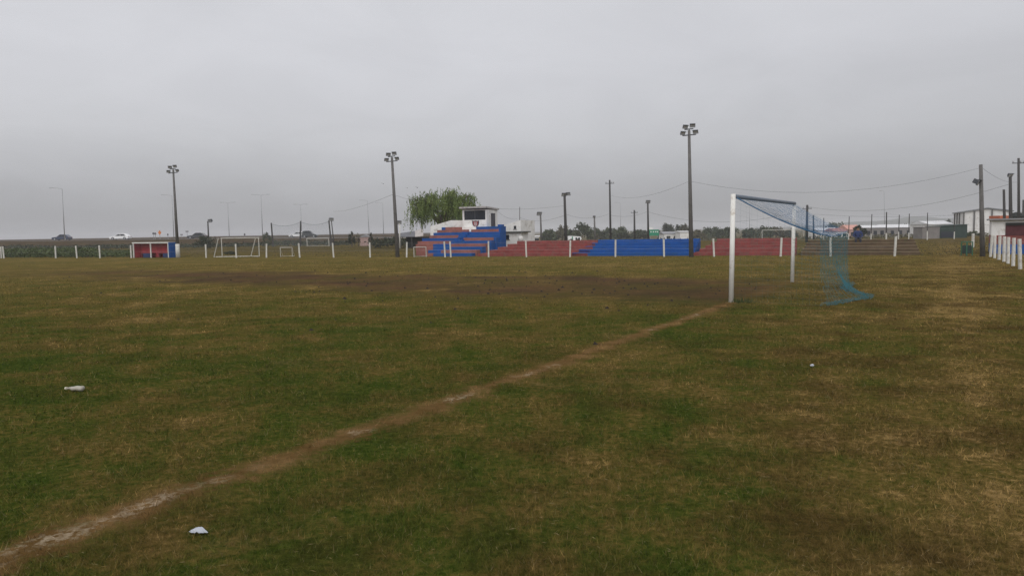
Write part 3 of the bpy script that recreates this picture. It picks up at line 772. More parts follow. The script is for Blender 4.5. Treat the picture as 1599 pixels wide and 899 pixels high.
street('faint thin street lamp seen just right of the near goal post', 1171, 1170, 319, 290, (-1.2,))

# cables
def cable(label, a, b_, sag, r=.022):
    a = Vector(a); b_ = Vector(b_); base = a
    pts = []
    for i in range(15):
        s_ = i / 14; p = a.lerp(b_, s_); p.z -= sag * 4 * s_ * (1 - s_); pts.append(p - base)
    q = MB().path(pts, r * .45, 5); tag(q.build('cable', M_WIRE, None, base), label, 'cable', 'overhead cables')
cable('cable sagging from the tall floodlight to the corner pole over the goal', at(1077, 283, 44.5), at(1532, 262, 38.6), .95, .012)
cable('cable rising from the tall utility pole to the tallest floodlight', at(953, 305, 85), at(1076.5, 283, 45), .6, .014)
cable('cable from the corner pole down towards the right edge poles', at(1532, 261, 38.6), at(1591, 284, 60), .3, .014)
cable('cable from the netted utility pole across to the right edge poles', at(1261, 323, 80), at(1578, 287, 58), 1.1, .02)
cable('lower cable from the netted utility pole along the tops of the dark posts', at(1271, 334.5, 95), at(1490, 336, 84), .25, .02)
cable('cable between the slim pole by the annex and the two lamp pole', at(812, 340, 100), at(882, 336, 75), .5, .02)
cable('cable between the two lamp pole and the tall utility pole', at(882, 334, 75), at(953, 333, 85), .5, .02)
cable('cable between the tall utility pole and the pole by the green sign', at(953, 336, 85), at(1012, 330, 92), .35, .02)
cable('low cable from the green sign pole past the tallest floodlight to the net', at(1012, 331, 92), at(1260, 327, 80), 1.3, .02)
cable('upper cable from the booth roof to the two lamp pole', at(776, 326, 62), at(882, 321, 75), .15, .016)
cable('cable from the leaning floodlight towards the willow', at(615.5, 304, 52), at(660, 312, 66), .15, .014)
cable('faint cable left of the leaning floodlight running to the highway', at(615, 303, 52), at(520, 330, 150), .4, .02)
cable('short cable from booth roof to annex wall', at(775, 328, 60), at(808, 342, 64), .25, .015)

# ------------------------------------------------------------------ training goals, practice net
def small_goal(label, pxl, pxr, pyt, D, group, py_b=None, deep=.6, r=.024, name='training_goal'):
    A = at(pxl, hor(pxl) + 20, D); B = at(pxr, hor(pxr) + 20, D); z = terr(A.x, A.y); h_ = at(pxl, pyt, D).z - z; w_ = B.x - A.x
    t = thing(name, label, 'goal', (A.x, A.y, z), 0, group)
    MB().tube((0, 0, 0), (0, 0, h_), r, r, 8).build('post', M_OLDW, t); MB().tube((w_, 0, 0), (w_, 0, h_), r, r, 8).build('post', M_OLDW, t)
    MB().tube((-r, 0, h_), (w_ + r, 0, h_), r, r, 8).build('crossbar', M_OLDW, t)
    q = MB(); 
    for x in (0, w_): q.path([(x, 0, h_), (x, deep, .03), (x, 0, .03)], r * .6, 6)
    q.tube((0, deep, .03), (w_, deep, .03), r * .6, r * .6, 6); q.build('rear_frame', M_OLDW, t)
    return t
small_goal('tiny white goal standing right of the big slanted training goal', 437.5, 456, 386.5, 58.5, 'tiny practice goals')
small_goal('tiny white goal in front of the left end of the grandstand', 646, 665, 386, 52.3, 'tiny practice goals')
small_goal('mid size white goal behind the fence below the practice net', 479.5, 513.5, 372.5, 108, None, r=.042)
small_goal('far white goal seen between the main goal posts above the red terrace', 1190, 1255, 359.5, 128, None, r=.05, deep=1.5)
# slanted goal, seen almost from the side
A = at(347, 400.5, 60); B = at(405, 400.5, 60); h_ = at(347, 372, 60).z; w_ = B.x - A.x; z = 0
t = thing('training_goal', 'white training goal with slanted stays behind the fence right of the dugout', 'goal', (A.x, A.y, 0))
for x in (0, w_): MB().tube((x, 0, 0), (x, 0, h_), .036, .036, 8).build('post', M_OLDW, t)
MB().tube((-.05, 0, h_), (w_ + .05, 0, h_), .036, .036, 8).build('crossbar', M_OLDW, t)
dx = -15.5 / 1150 * 60
for x in (0, w_): MB().path([(x - .25, .02, h_), (x + dx, .35, .03)], .036, 8).build('stay', M_OLDW, t)
MB().path([(0, .0, .03), (dx, .35, .03), (w_ + dx, .35, .03), (w_, 0, .03)], .04, 6).build('ground_bar', M_OLDW, t)
# practice net
A = at(425, 384, 110); mid_ = at(469, 384, 110); Bn = at(515, 384, 110)
t = thing('practice_net', 'tall sagging ball net strung on three dark posts behind the fence', 'net', (A.x, A.y, 0))
tops = []
for px, pt, lean in ((425, 348, -.3), (469, 345, .1), (515, 344, -.5)):
    b0 = at(px, 384, 110) - A; b0.z = 0; T = at(px + (-1.5 if lean < -.2 else .5), pt, 110) - Vector((A.x, A.y, 0))
    MB().tube(b0 + Vector((-lean * .5, 0, -.1)), T, .13, .10, 8).build('post', M_DARKPOLE, t); tops.append(T)
q = MB()
for a_, b_ in zip(tops, tops[1:]):
    nu, nv = 26, 18
    def nf(s_, v_):
        p = Vector(a_).lerp(Vector(b_), s_); p.z -= .45 * 4 * s_ * (1 - s_) + .15; p.z *= (1 - v_); return p
    strands(q, nf, nu, nv, .006)
    q.path([nf(i / 10, 0) for i in range(11)], .028, 5)
q.build('netting', mat('grey_netting', (.22, .25, .26), .9), t)
MB().path([at(515, 384, 109) - Vector((A.x, A.y, 0)), at(521, 371, 110) - Vector((A.x, A.y, 0))], .11, 6).build('brace', M_DARKPOLE, t)

# ------------------------------------------------------------------ lean-to shelter left of the grandstand
VS = 27.
us, _ = uvz(627, 398, VS); sh = thing('lean_to_shelter', 'grey sloping roofed lean-to shelter left of the grandstand', 'shelter', uv2w(us, VS), -AF)
def LS(px, py, v): u, z = uvz(px, py, v); return (u - us, z)
pa = LS(622, 369, VS); pb = LS(661, 368, VS); pc = LS(661, 356.5, VS + 1.5); pd = LS(625, 364, VS + 1.5)
pm = LS(648, 369.3, VS); pn = LS(648, 360.5, VS + 1.5)
q = MB().add([(pa[0], 0, pa[1]), (pm[0], 0, pm[1]), (pn[0], 1.5, pn[1]), (pd[0], 1.5, pd[1])] + [(pa[0], 0, pa[1] - .06), (pm[0], 0, pm[1] - .06), (pn[0], 1.5, pn[1] - .06), (pd[0], 1.5, pd[1] - .06)],
             [(0, 1, 2, 3), (7, 6, 5, 4), (0, 4, 5, 1), (1, 5, 6, 2), (2, 6, 7, 3), (3, 7, 4, 0)]); q.build('roof', mat('dull_shelter_roof', (.13, .13, .14), .8, .2, 2.), sh)
q = MB().add([(pm[0] + .01, 0, pm[1]), (pb[0], 0, pb[1]), (pc[0], 1.5, pc[1]), (pn[0] + .01, 1.5, pn[1])] + [(pm[0] + .01, 0, pm[1] - .06), (pb[0], 0, pb[1] - .06), (pc[0], 1.5, pc[1] - .06), (pn[0] + .01, 1.5, pn[1] - .06)],
             [(0, 1, 2, 3), (7, 6, 5, 4), (0, 4, 5, 1), (1, 5, 6, 2), (2, 6, 7, 3), (3, 7, 4, 0)]); q.build('pale_sheet', mat('pale_sheet', (.36, .33, .31), .8, .25, 2.), sh)
MB().box(pa[0] + .1, pb[0] - .1, 1.55, 1.63, 0, 1.25).build('shade_board', M_SHADE, sh)  # near-black sheet standing in for the shade under the roof
for x in (pa[0] + .15, (pa[0] + pb[0]) / 2, pb[0] - .2): MB().box(x, x + .08, .1, .18, -.05, pa[1] - .065).build('post', M_DARKPOLE, sh)

# ------------------------------------------------------------------ vegetation
def tree(name, label, cat, px0, px1, pyt, D, m, n=500, leaf=.32, group=None, trunk=True, blobs=6, base_frac=.0, seed=0):
    rnd = random.Random(seed + int(px0 * 7 + D)); A = at(px0, hor(px0), D); B = at(px1, hor(px1), D); cx = (A.x + B.x) / 2; z = terr(cx, D)
    h_ = at((px0 + px1) / 2, pyt, D).z - z; w_ = (B.x - A.x)
    t = thing(name, label, cat, (cx, D, z), 0, group)
    zb = h_ * base_frac
    if trunk:
        q = MB(); q.tube((0, 0, -.2), (.05 * w_, 0, h_ * .45), .05 * w_ * .6 + .06, .06, 8)
        for i in range(5):
            a = rnd.uniform(0, 6.28); q.tube((.03 * w_, 0, h_ * rnd.uniform(.2, .42)), (math.cos(a) * w_ * .3, math.sin(a) * w_ * .3, h_ * rnd.uniform(.55, .8)), .07, .03, 6)
        q.build('trunk', M_BARK, t)
    q = MB(); bl = []
    for i in range(blobs):
        bl.append((rnd.uniform(-.34, .34) * w_, rnd.uniform(-.3, .3) * w_, lerp(zb + .2 * (h_ - zb), h_ * .74, rnd.random() ** .8), rnd.uniform(.18, .30) * w_, rnd.uniform(.20, .30) * (h_ - zb)))
    bl.append((rnd.uniform(-.1, .1) * w_, 0, h_ * .80, .16 * w_, .19 * h_)); bl.append((-.33 * w_, 0, h_ * .38, .16 * w_, .26 * h_)); bl.append((.33 * w_, 0, h_ * .38, .16 * w_, .26 * h_))
    for i in range(n):
        b_ = bl[rnd.randrange(len(bl))]
        d_ = Vector((rnd.gauss(0, 1), rnd.gauss(0, 1), rnd.gauss(0, 1))).normalized() * rnd.uniform(.3, 1.05)
        c = (b_[0] + d_.x * b_[3], b_[1] + d_.y * b_[3], max(.05, b_[2] + d_.z * b_[4]))
        q.leaf(c, leaf * rnd.uniform(.6, 1.4), rnd)
    q.build('crown', m, t); return t

# willow
def willow():
    rnd = random.Random(11); D = 66; A = at(637, 360, D); B = at(755, 360, D); cx = (A.x + B.x) / 2 - .2; w_ = (B.x - A.x) / 2; H3 = at(695, 290, D).z
    t = thing('willow_tree', 'leafy light green willow with drooping twigs behind the grandstand', 'tree', (cx, D, 0))
    q = MB(); lim = []
    q.tube((0, 0, -.2), (.1, 0, 1.9), .26, .2, 10)
    for i in range(13):
        a = i * 2.4 + rnd.uniform(-.3, .3); rr_ = rnd.uniform(.35, .98) * w_; zt = H3 * (.52 + .46 * math.sqrt(max(0, 1 - (rr_ / w_ / 1.02) ** 2))) + rnd.uniform(-.25, .05)
        tip = Vector((math.cos(a) * rr_, math.sin(a) * rr_ * .8, zt)); md = Vector((tip.x * .4, tip.y * .4, lerp(1.9, zt, .6)))
        q.tube((.1, 0, 1.85), md, .12, .07, 7); q.tube(md, tip, .07, .025, 6); lim.append((md, tip))
        for j in range(6):
            s_ = rnd.uniform(.2, .9); p = md.lerp(tip, s_); e = p + Vector((rnd.uniform(-.9, .9), rnd.uniform(-.9, .9), rnd.uniform(.1, .8)))
            e.z = min(e.z, H3 * (.55 + .44 * math.sqrt(max(0, 1 - (min(1, math.hypot(e.x, e.y / .8) / w_)) ** 2)))); q.tube(p, e, .035, .015, 5); lim.append((p, e))
    q.build('trunk', M_BARK, t)
    q = MB()
    for i in range(1750):
        a_, b_ = lim[rnd.randrange(len(lim))]; p = a_.lerp(b_, rnd.uniform(.2, 1.05))
        if i > 1200:
            th_ = rnd.uniform(0, 6.28); r3 = w_ * .97 * rnd.random() ** .5; p = Vector((math.cos(th_) * r3, math.sin(th_) * r3 * .8, H3 * (.50 + .46 * math.sqrt(1 - (r3 / w_) ** 2)) * rnd.uniform(.66, 1)))
        p = p + Vector((rnd.gauss(0, .28), rnd.gauss(0, .28), rnd.gauss(.05, .16)))
        L_ = rnd.uniform(.25, 1.25) * (1.2 if math.hypot(p.x, p.y) > w_ * .55 else .8); n_ = int(L_ / .075) + 2
        dx, dy = rnd.uniform(-.2, .2), rnd.uniform(-.2, .2)
        for j in range(n_):
            s_ = j / n_; c = p + Vector((dx * s_ + rnd.gauss(0, .035), dy * s_ + rnd.gauss(0, .035), -L_ * s_))
            if c.z < .8 or abs(c.x) > w_ * 1.03: continue
            q.leaf(c, rnd.uniform(.12, .24), rnd, droop=rnd.random() < .6)
    q.build('crown', L_WILLOW, t)
willow()
TG = 'hazy trees along the far side'
TT = [(846, 868, 357, 190, L_TREE, 'low dark tree right behind the pale grey lamp pole'), (862, 893, 351.5, 200, L_OLIVE, 'olive tree left of the big dark tree'),
      (884, 926, 346.5, 185, L_TREE, 'broadest dark tree above the right end of the red terrace'), (918, 938, 362, 195, L_OLIVE, 'low olive scrub between the big dark tree and the bent pole'),
      (922, 936, 354.5, 210, L_TREE, 'small round dark tree behind the bent pole'), (938, 960, 355, 215, L_TREE, 'dark tree at the foot of the tall utility pole'),
      (960, 984, 353, 200, L_TREE, 'round green tree right of the tall utility pole'), (982, 1012, 358, 205, L_TREE, 'low dark tree left of the green road sign'),
      (1028, 1052, 347.5, 230, L_DARK, 'flat topped dark tree right of the green road sign'), (1046, 1068, 350, 235, L_DARK, 'dark tree behind the low white shed'),
      (1063, 1076, 348, 220, L_OLIVE, 'narrow olive tree just left of the tallest floodlight'), (1080, 1100, 358, 190, L_OLIVE, 'dry olive bush right of the tallest floodlight'),
      (1102, 1126, 353, 220, L_TREE, 'rounded green tree left of the near goal post'), (1118, 1148, 353.5, 200, L_TREE, 'dome shaped green tree touching the near goal post'),
      (1160, 1184, 356, 205, L_TREE, 'green tree just inside the near goal post'), (1178, 1205, 352.5, 200, L_TREE, 'large green tree framed in the middle of the goal'),
      (1200, 1222, 353, 215, L_OLIVE, 'olive tree framed in the goal, right of the large green one'), (1226, 1245, 355, 225, L_DARK, 'dark tree beside the far goal post'),
      (1286, 1322, 346, 230, L_TREE, 'blue green tree seen behind the loose end of the net'), (1336, 1348, 352, 120, L_DARK, 'dark bush behind the seated person'),
      (1414, 1440, 347.5, 260, L_DARK, 'dark tree above the pale long roof'), (1436, 1462, 345, 270, L_DARK, 'faint dark tree left of the white warehouse'),
      (1470, 1489, 341.5, 260, L_DARK, 'grey tree touching the left wall of the white warehouse')]
for i, (a_, b_, pt, D, m, lb) in enumerate(TT): tree('tree', lb, 'tree', a_ - 2, b_ + 2, pt, D, m, 1500, .62, TG, True, 9, 0., i)
tree('bush', 'dark bush with a lamp pole behind it, right of the dugout', 'bush', 297, 338, 368, 100, L_DARK, 900, .26, None, False, 8)
tree('bush', 'small low dark bush inside the white training goal', 'bush', 350, 370, 392, 68, L_DARK, 320, .16, None, False, 4)
tree('bush', 'round grey green bush on the road bank beside the practice net', 'bush', 409.5, 425, 362, 150, L_TREE, 420, .3, None, False, 5)
tree('shrub', 'upright dark shrub right of the leaning lamp pole', 'shrub', 543, 554.5, 359.5, 100, L_DARK, 420, .22, None, True, 5)
tree('shrub', 'thin twiggy shrub beside the upright dark one', 'shrub', 555, 563, 362.5, 102, L_OLIVE, 120, .2, None, True, 3)
tree('shrub', 'narrow dark conifer shrub below the first of two street lamps', 'shrub', 574, 583, 362, 92, L_DARK, 300, .2, None, True, 4)
tree('hedge', 'dark tangled hedge between the conifer shrub and the grey shelter', 'hedge', 572, 652, 369, 88, L_DARK, 1500, .28, None, False, 18)
p = at(562, 380, 104); q_ = at(578, 380, 104)
hs = thing('pink_hut', 'small pinkish hut half hidden by shrubs near the road', 'hut', (p.x, p.y, 0)); wv = q_.x - p.x
MB().box(0, wv, 0, 1.2, 0, 1.25).build('wall', mat('pink_plaster', (.36, .25, .23), .9), hs)
MB().prism([(-.1, 1.253), (wv + .1, 1.253), (wv * .5, 1.6)], -.1, 1.3).build('roof', M_ROOFG, hs)

def scatter(name, label, cat, fn, n, size, m, seed, upright=False):
    rnd = random.Random(seed); q = MB()
    for i in range(n):
        x, y, h_ = fn(rnd); z = terr(x, y)
        if upright:
            for j in range(5):
                s_ = rnd.random(); q.leaf((x + rnd.gauss(0, .06), y + rnd.gauss(0, .06), z + h_ * s_), size * rnd.uniform(.6, 1.3), rnd)
        else: q.leaf((x, y, z + h_ * rnd.random() ** 1.2), size * rnd.uniform(.5, 1.3), rnd)
    return tag(q.build(name, m), label, cat, kind='stuff')
def fw(rnd):
    px = rnd.uniform(-60, 158) if rnd.random() < .86 else rnd.uniform(150, 215); v = rnd.uniform(1.5, 14); u_, _ = uvz(px, 395, v); P = uv2w(u_, v)
    hh = (.95 if px < 150 else .55) * (.6 + .6 * abs(mnoise.noise(Vector((P.x * .35, P.y * .35, 1))))) * min(1, v / 4 + .4)
    return P.x, P.y, hh
scatter('weeds', 'tall dark green weeds behind the white posts at the left edge', 'weeds', fw, 5200, .2, L_WEED, 3, True)
def fu(rnd):
    px = rnd.uniform(-80, 548); D = rnd.uniform(112, 134); P = at(px, 380, D); g_ = .7 + .6 * mnoise.noise(Vector((P.x * .12, P.y * .1, 4)))
    return P.x, D, max(.1, .8 * g_)
scatter('undergrowth', 'dark ragged strip of undergrowth below the road bank', 'undergrowth', fu, 6500, .42, L_DARK, 4)
def fs_(rnd):
    px = rnd.uniform(830, 1600); D = rnd.uniform(96, 150); P = at(px, 372, D); g_ = .5 + .6 * mnoise.noise(Vector((P.x * .12, P.y * .1, 8)))
    return P.x, D, max(.08, .75 * g_)
scatter('brush', 'low dull brush in front of the distant houses and trees', 'brush', fs_, 4200, .4, L_OLIVE, 6)
def fg(rnd):                                                         # rough unmown grass past the fence
    px = rnd.uniform(-60, 660) if rnd.random() < .7 else rnd.uniform(1240, 1600); v = rnd.uniform(.5, 40); u_, _ = uvz(px, 390, v); P = uv2w(u_, v)
    return P.x, P.y, .10
scatter('rough_grass', 'rough unmown tufts of grass past the far fence', 'grass', fg, 26000, .085, leafmat('rough_tuft', (.050, .045, .018), (.105, .085, .04), .25), 8)

# hills
q = MB(); n_ = 120; vs = []
for i in range(n_ + 1):
    a = lerp(-.2, .85, i / n_); r = 1700; x, y = r * math.sin(a), r * math.cos(a)
    hh = -1 + 34 * sstep(.25, .62, a) * (.6 + .6 * mnoise.noise(Vector((a * 7, 2, 0))) + .3 * mnoise.noise(Vector((a * 19, 5, 0))))
    vs += [(x * .93, y * .93, -3), (x, y, max(-2, hh)), (x * 1.1, y * 1.1, -3)]
q.add(vs, [f for i in range(n_) for f in ((3*i, 3*i+1, 3*i+4, 3*i+3), (3*i+1, 3*i+2, 3*i+5, 3*i+4))])
tag(q.build('hills', L_DARK, smooth=True), kind='structure')

# ------------------------------------------------------------------ buildings far right
def house(name, label, px0, px1, D, py_eave, py_ridge, wm, rm_, depth=8, gable='x', windows=2, cat='house'):
    A = at(px0, hor(px0), D); B = at(px1, hor(px1), D); z = terr((A.x + B.x) / 2, D); w_ = B.x - A.x
    he = at((px0 + px1) / 2, py_eave, D).z - z; hr = at((px0 + px1) / 2, py_ridge, D).z - z
    t = thing(name, label, cat, (A.x, D, z))
    MB().box(0, w_, 0, depth, -.5, he).build('wall', wm, t)
    q = MB()
    if gable == 'x':      # ridge runs across the view
        e = .25; q.add([(-e, -e, he + .003), (w_ + e, -e, he + .003), (w_ + e, depth + e, he + .003), (-e, depth + e, he + .003), (-e, depth / 2, hr), (w_ + e, depth / 2, hr)],
                       [(0, 1, 5, 4), (2, 3, 4, 5), (1, 2, 5), (3, 0, 4), (3, 2, 1, 0)])
    else:
        q.prism([(-.2, he + .003), (w_ + .2, he + .003), (w_ / 2, hr)], -.2, depth + .2)
    q.build('roof', rm_, t)
    for i in range(windows):
        x = w_ * (i + .6) / (windows + .2); MB().box(x - .45, x + .45, -.03, .05, he * .40, he * .75).build('window', M_DARKGL, t)
    return t
house('white_house', 'pale low house seen through the loose end of the net', 1278, 1312, 200, 359.5, 355.5, M_WALLW, M_ROOFW, 8)
house('red_roofed_house', 'low house with faded red roof left of the pinkish house', 1306, 1324, 170, 361.5, 356, M_WALLW, M_ROOFR, 7)
house('pink_house', 'pinkish house with salmon roof above the bare brown terrace', 1326, 1346, 190, 358.5, 351, mat('pink_wall', (.45, .28, .24), .9), mat('salmon_roof', (.52, .27, .22), .8, .2, 1.), 7)
house('long_shed', 'long shed with bright white roof left of the thick dark post', 1350, 1384, 190, 355.5, 351.5, M_GREYB, M_ROOFW, 9, windows=3, cat='shed')
house('long_shed', 'longest white roofed shed right of the thick dark post', 1386, 1452, 200, 355, 350, M_GREYB, M_ROOFW, 10, windows=5, cat='shed')
house('white_shed', 'white shed with shallow roof left of the warehouse', 1452, 1489, 180, 350, 344.5, M_WALLW, M_ROOFW, 9, windows=0, cat='shed')
house('low_white_shed', 'low long white shed left of the tallest floodlight', 1037, 1062, 170, 365, 361.5, M_WALLW, M_ROOFG, 6, windows=2, cat='shed')
house('white_cabin', 'bright white cabin touching the tallest floodlight', 1062, 1076, 165, 362, 360.5, M_WALLW, M_ROOFW, 5, windows=0, cat='cabin')
house('white_hut', 'small white hut with dark doorway behind the left of the red terrace', 834, 841, 140, 369.5, 368, M_WALLW, M_ROOFW, 3, windows=1, cat='hut')
A = at(887, 372, 120); B = at(908, 372, 120); z = terr(A.x, 120); z1 = at(897, 368.6, 120).z - z
t = thing('site_caravan', 'white caravan with small windows and green stripe above the red terrace', 'caravan', (A.x, 120, z)); w_ = B.x - A.x
MB().prism([(0, .3), (w_, .3), (w_, z1 - .25), (w_ * .9, z1 - .1), (w_ * .3, z1), (0, z1)], 0, 1.8).build('body', M_CARW, t, bevel=.05)
for f in (.55, .76): MB().box(w_ * f, w_ * (f + .13), -.02, .02, z1 - .72, z1 - .25).build('window', M_DARKGL, t)
MB().box(w_ * .28, w_ * .36, -.015, .02, .35, z1 - .05).build('stripe', M_SIGNG, t)
for x in (.25, .75):
    q = MB().tube((w_ * x, -.06, .3), (w_ * x, .14, .3), .3, .3, 14); q.build('wheel', M_TYRE, t)
# warehouse
D = 160; A = at(1503, 349, D); z = terr(A.x, D); wv = 8.9
wh = thing('white_warehouse', 'big white gabled warehouse with dark buttresses behind the corner pole', 'warehouse', (A.x, D, z), math.radians(-26))
he = at(1503, 331.5, D).z - z; hp = at(1537, 326.2, D).z - z; dp = 20
MB().prism([(0, -.5), (wv, -.5), (wv, he), (wv * .5, hp), (0, he)], 0, dp).build('wall', M_WALLW, wh)
q = MB()
for a_, b_ in (((-.3, he - .05), (wv * .5, hp + .04)), ((wv * .5, hp + .04), (wv + .3, he - .05))):
    q.prism([a_, b_, (b_[0], b_[1] + .22), (a_[0], a_[1] + .22)], -.4, dp + .3)
q.build('roof', mat('grey_warehouse_roof', (.20, .21, .22), .8), wh)
for f in (.02, .24, .60, .985): MB().box(wv * f - .14, wv * f + .14, -.28, -.003, -.4, he + (hp - he) * (1 - abs(f - .5) * 2) - .1).build('buttress', M_CONC, wh)
for y in (5, 10, 15.5): MB().box(-.28, -.003, y, y + .4, -.4, he - .1).build('buttress', M_CONC, wh)
# grey block wall and dark green shed
A = at(1440, 372, 88); B = at(1467, 372, 88); h_ = at(1455, 355, 88).z
t = thing('block_shed', 'low grey block shed with flat top left of the dark green sheeting', 'shed', (A.x, 88, 0)); MB().box(0, B.x - A.x, 0, 2, -.1, h_).build('wall', M_GREYB, t)
MB().box(-.06, B.x - A.x + .06, -.06, 2.06, h_ + .002, h_ + .07).build('roof', M_GREYB, t)
A = at(1468, 372, 90); B = at(1510, 372, 90); h_ = at(1490, 353.5, 90).z
t = thing('green_shed', 'dark green sheet clad shed in front of the warehouse', 'shed', (A.x, 90, 0)); wv = B.x - A.x
MB().prism([(0, -.1), (wv, -.1), (wv, h_ + .18), (0, h_)], 0, 3).build('wall', M_DGREEN, t)
MB().box(.05, wv * .5, -.03, -.003, .1, h_ * .55).build('lower_panel', mat('slate_panel', (.03, .035, .045), .7), t)
MB().prism([(-.1, h_ + .003), (wv + .1, h_ + .19), (wv + .1, h_ + .25), (-.1, h_ + .06)], -.1, 3.1).build('roof', M_DGREEN, t)
tree('bush', 'dull green bush at the foot of the warehouse front', 'bush', 1508, 1533, 360.5, 100, L_TREE, 500, .26, None, False, 6)
# booth at the right edge
D = 41.5; A = at(1547, 390, D); B = at(1680, 390, D); z1 = at(1570, 343.5, D).z
rb = thing('club_building', 'low white building with red and blue bands at the right edge', 'building', (A.x, A.y, 0), math.radians(-31.5))
wv = 5.5; zr1 = at(1580, 367, D).z; zb1 = at(1580, 381, D).z
MB().box(0, wv, 0, 4, zr1 + .001, z1).build('upper_wall', M_WALLW, rb)
MB().box(0, wv, -.012, 4, zb1 + .001, zr1).build('red_band', M_RED, rb); MB().box(0, wv, -.024, 4, -.1, zb1).build('blue_band', M_BLUE, rb)
MB().box(-.15, wv + .2, -.25, 4.2, z1 + .002, z1 + .08).build('roof', M_ROOFG, rb)
s_ = (B.x - A.x) / (1680 - 1547) * 1.3
wn = MB().box(14 * s_, 39 * s_, -.03, .03, zr1 - .02, z1 - .16).build('window', mat('maroon_shutter', (.075, .018, .022), .6, .3, 3.), rb)
MB().box(14 * s_, 39 * s_, -.09, -.031, z1 - .30, z1 - .155).build('shutter_box', M_SHADE, wn)
MB().add([(37 * s_, -.1, zr1 - .45), (37 * s_ + .06, -.1, zr1 - .45), (46 * s_ + .06, -.1, zr1 + .02), (46 * s_, -.1, zr1 + .02), (37 * s_, -.03, zr1 - .45), (37 * s_ + .06, -.03, zr1 - .45), (46 * s_ + .06, -.03, zr1 + .02), (46 * s_, -.03, zr1 + .02)],
         [(0, 1, 2, 3), (7, 6, 5, 4), (0, 4, 5, 1), (1, 5, 6, 2), (2, 6, 7, 3), (3, 7, 4, 0)]).build('stair_rail', M_BLUE, rb)
A = at(1561, 340, 72); B = at(1584, 340, 72); zt = at(1572, 336.5, 72).z
t = thing('orange_awning', 'orange awning on two posts behind the low white building', 'awning', (A.x, 72, 0)); wv = B.x - A.x
MB().prism([(0, zt - .28), (wv, zt - .28), (wv, zt), (0, zt)], 0, 1.6).build('canopy', mat('orange_canvas', (.42, .12, .06), .8), t)
for x in (.1, wv - .2): MB().box(x, x + .1, .1, .2, 0, zt - .283).build('post', M_DARKPOLE, t)
A = at(1588, 342, 64)
t = thing('dark_water_tank', 'dark round tank on the roof line at the right edge', 'tank', (A.x, 64, 0))
MB().lathe([(1.9, .5), (2.3, .55), (2.55, .4), (2.65, .1)], n=14).build('barrel', M_SHADE, t); MB().box(-.4, .4, -.4, .4, 0, 1.898).build('stand', M_GREYB, t)
# green bin
p = ground_at(1509.5, 399)
t = thing('litter_bin', 'small green metal bin with open frame near the corner pole', 'bin', (p.x, p.y, 0), .2)
GB = mat('green_bin_paint', (.04, .14, .085), .6, .2, 4.)
q = MB()
for x in (-.2, .16):
    for y in (-.2, .16): q.box(x, x + .04, y, y + .04, -.03, .72)
q.build('frame', GB, t); MB().box(-.16, .16, -.16, .16, .12, .55).build('bucket', M_DGREEN, t, bevel=.02); MB().box(-.2, .2, -.2, .2, .722, .76).build('lid', GB, t)

# ------------------------------------------------------------------ signs
A = at(1013, 368, 150); B = at(1029, 368, 150); zz = [at(1021, y, 150).z for y in (368, 358.5, 354.5)]; z = terr(A.x, 150); wv = B.x - A.x
t = thing('road_sign', 'big green highway sign with white top strip above the blue terrace', 'sign', (A.x, 150, z))
MB().box(0, wv, 0, .06, zz[0] - z, zz[1] - z).build('panel', M_SIGNG, t); MB().box(.05, wv * .45, 0, .06, zz[1] - z + .004, zz[2] - z).build('exit_panel', M_SIGNW, t)
q = MB()
for fx in (.15, .4, .62, .8): q.box(wv * fx, wv * (fx + .12), -.02, -.002, lerp(zz[0], zz[1], .55) - z, lerp(zz[0], zz[1], .72) - z)
q.build('white_marks', M_SIGNW, t)
for x in (.25, wv - .35): MB().box(x, x + .1, .065, .165, -.2, zz[1] - z).build('post', M_GALV, t)
A = at(829, 366, 150); z = terr(A.x, 150)
t = thing('road_sign', 'small green sign on a post beside the annex', 'sign', (A.x, 150, z))
MB().box(-.4, .4, 0, .05, at(830, 373, 150).z - z, at(830, 365, 150).z - z).build('panel', M_SIGNG, t); MB().box(.1, .2, .055, .155, -.2, at(832, 356, 150).z - z).build('post', M_DARKPOLE, t)
def sign(label, px, py, D, kind, m, s_=.45):
    A = at(px, py, D); z = terr(A.x, D); t = thing('traffic_sign', label, 'sign', (A.x, D, z), 0, 'small signs beside the highway'); h_ = A.z - z
    MB().tube((0, .05, -.1), (0, .05, h_ + .1), .05, .05, 6).build('post', M_GALV, t)
    if kind == 'diamond': pl = [(0, h_ - s_ * 1.5), (s_, h_), (0, h_ + s_ * 1.5), (-s_, h_)]
    elif kind == 'round': pl = [(s_ * math.cos(i * .5236), h_ + s_ * math.sin(i * .5236)) for i in range(12)]
    else: pl = [(-s_, h_ - s_ * .5), (s_, h_ - s_ * .5), (s_, h_ + s_ * .5), (-s_, h_ + s_ * .5)]
    MB().prism(pl, -.02, .02).build('panel', m, t)
M_SIGNK = mat('grey_sign_back', (.10, .10, .11), .6)
sign('orange diamond warning sign on the road bank above the dugout', 249.3, 363.2, 168, 'diamond', M_SIGNO, .38)
sign('dark round sign left of the orange diamond, nearer to the white car', 239.5, 364.6, 172, 'round', M_SIGNK, .26)
sign('dark round sign right beside the orange diamond', 242.3, 364.8, 172, 'round', M_SIGNK, .26)
sign('small dark sign between the orange diamond and the floodlight', 262, 366.3, 176, 'diamond', M_SIGNK, .22)
sign('pale rectangular sign just right of the floodlight by the dugout', 283.5, 366.5, 200, 'rect', M_ROOFG, .35)
sign('pale rectangular sign higher up above the charcoal car', 292, 361.5, 200, 'rect', M_ROOFG, .4)
sign('small dark sign above the white training goal', 382, 366.2, 176, 'diamond', M_SIGNK, .24)

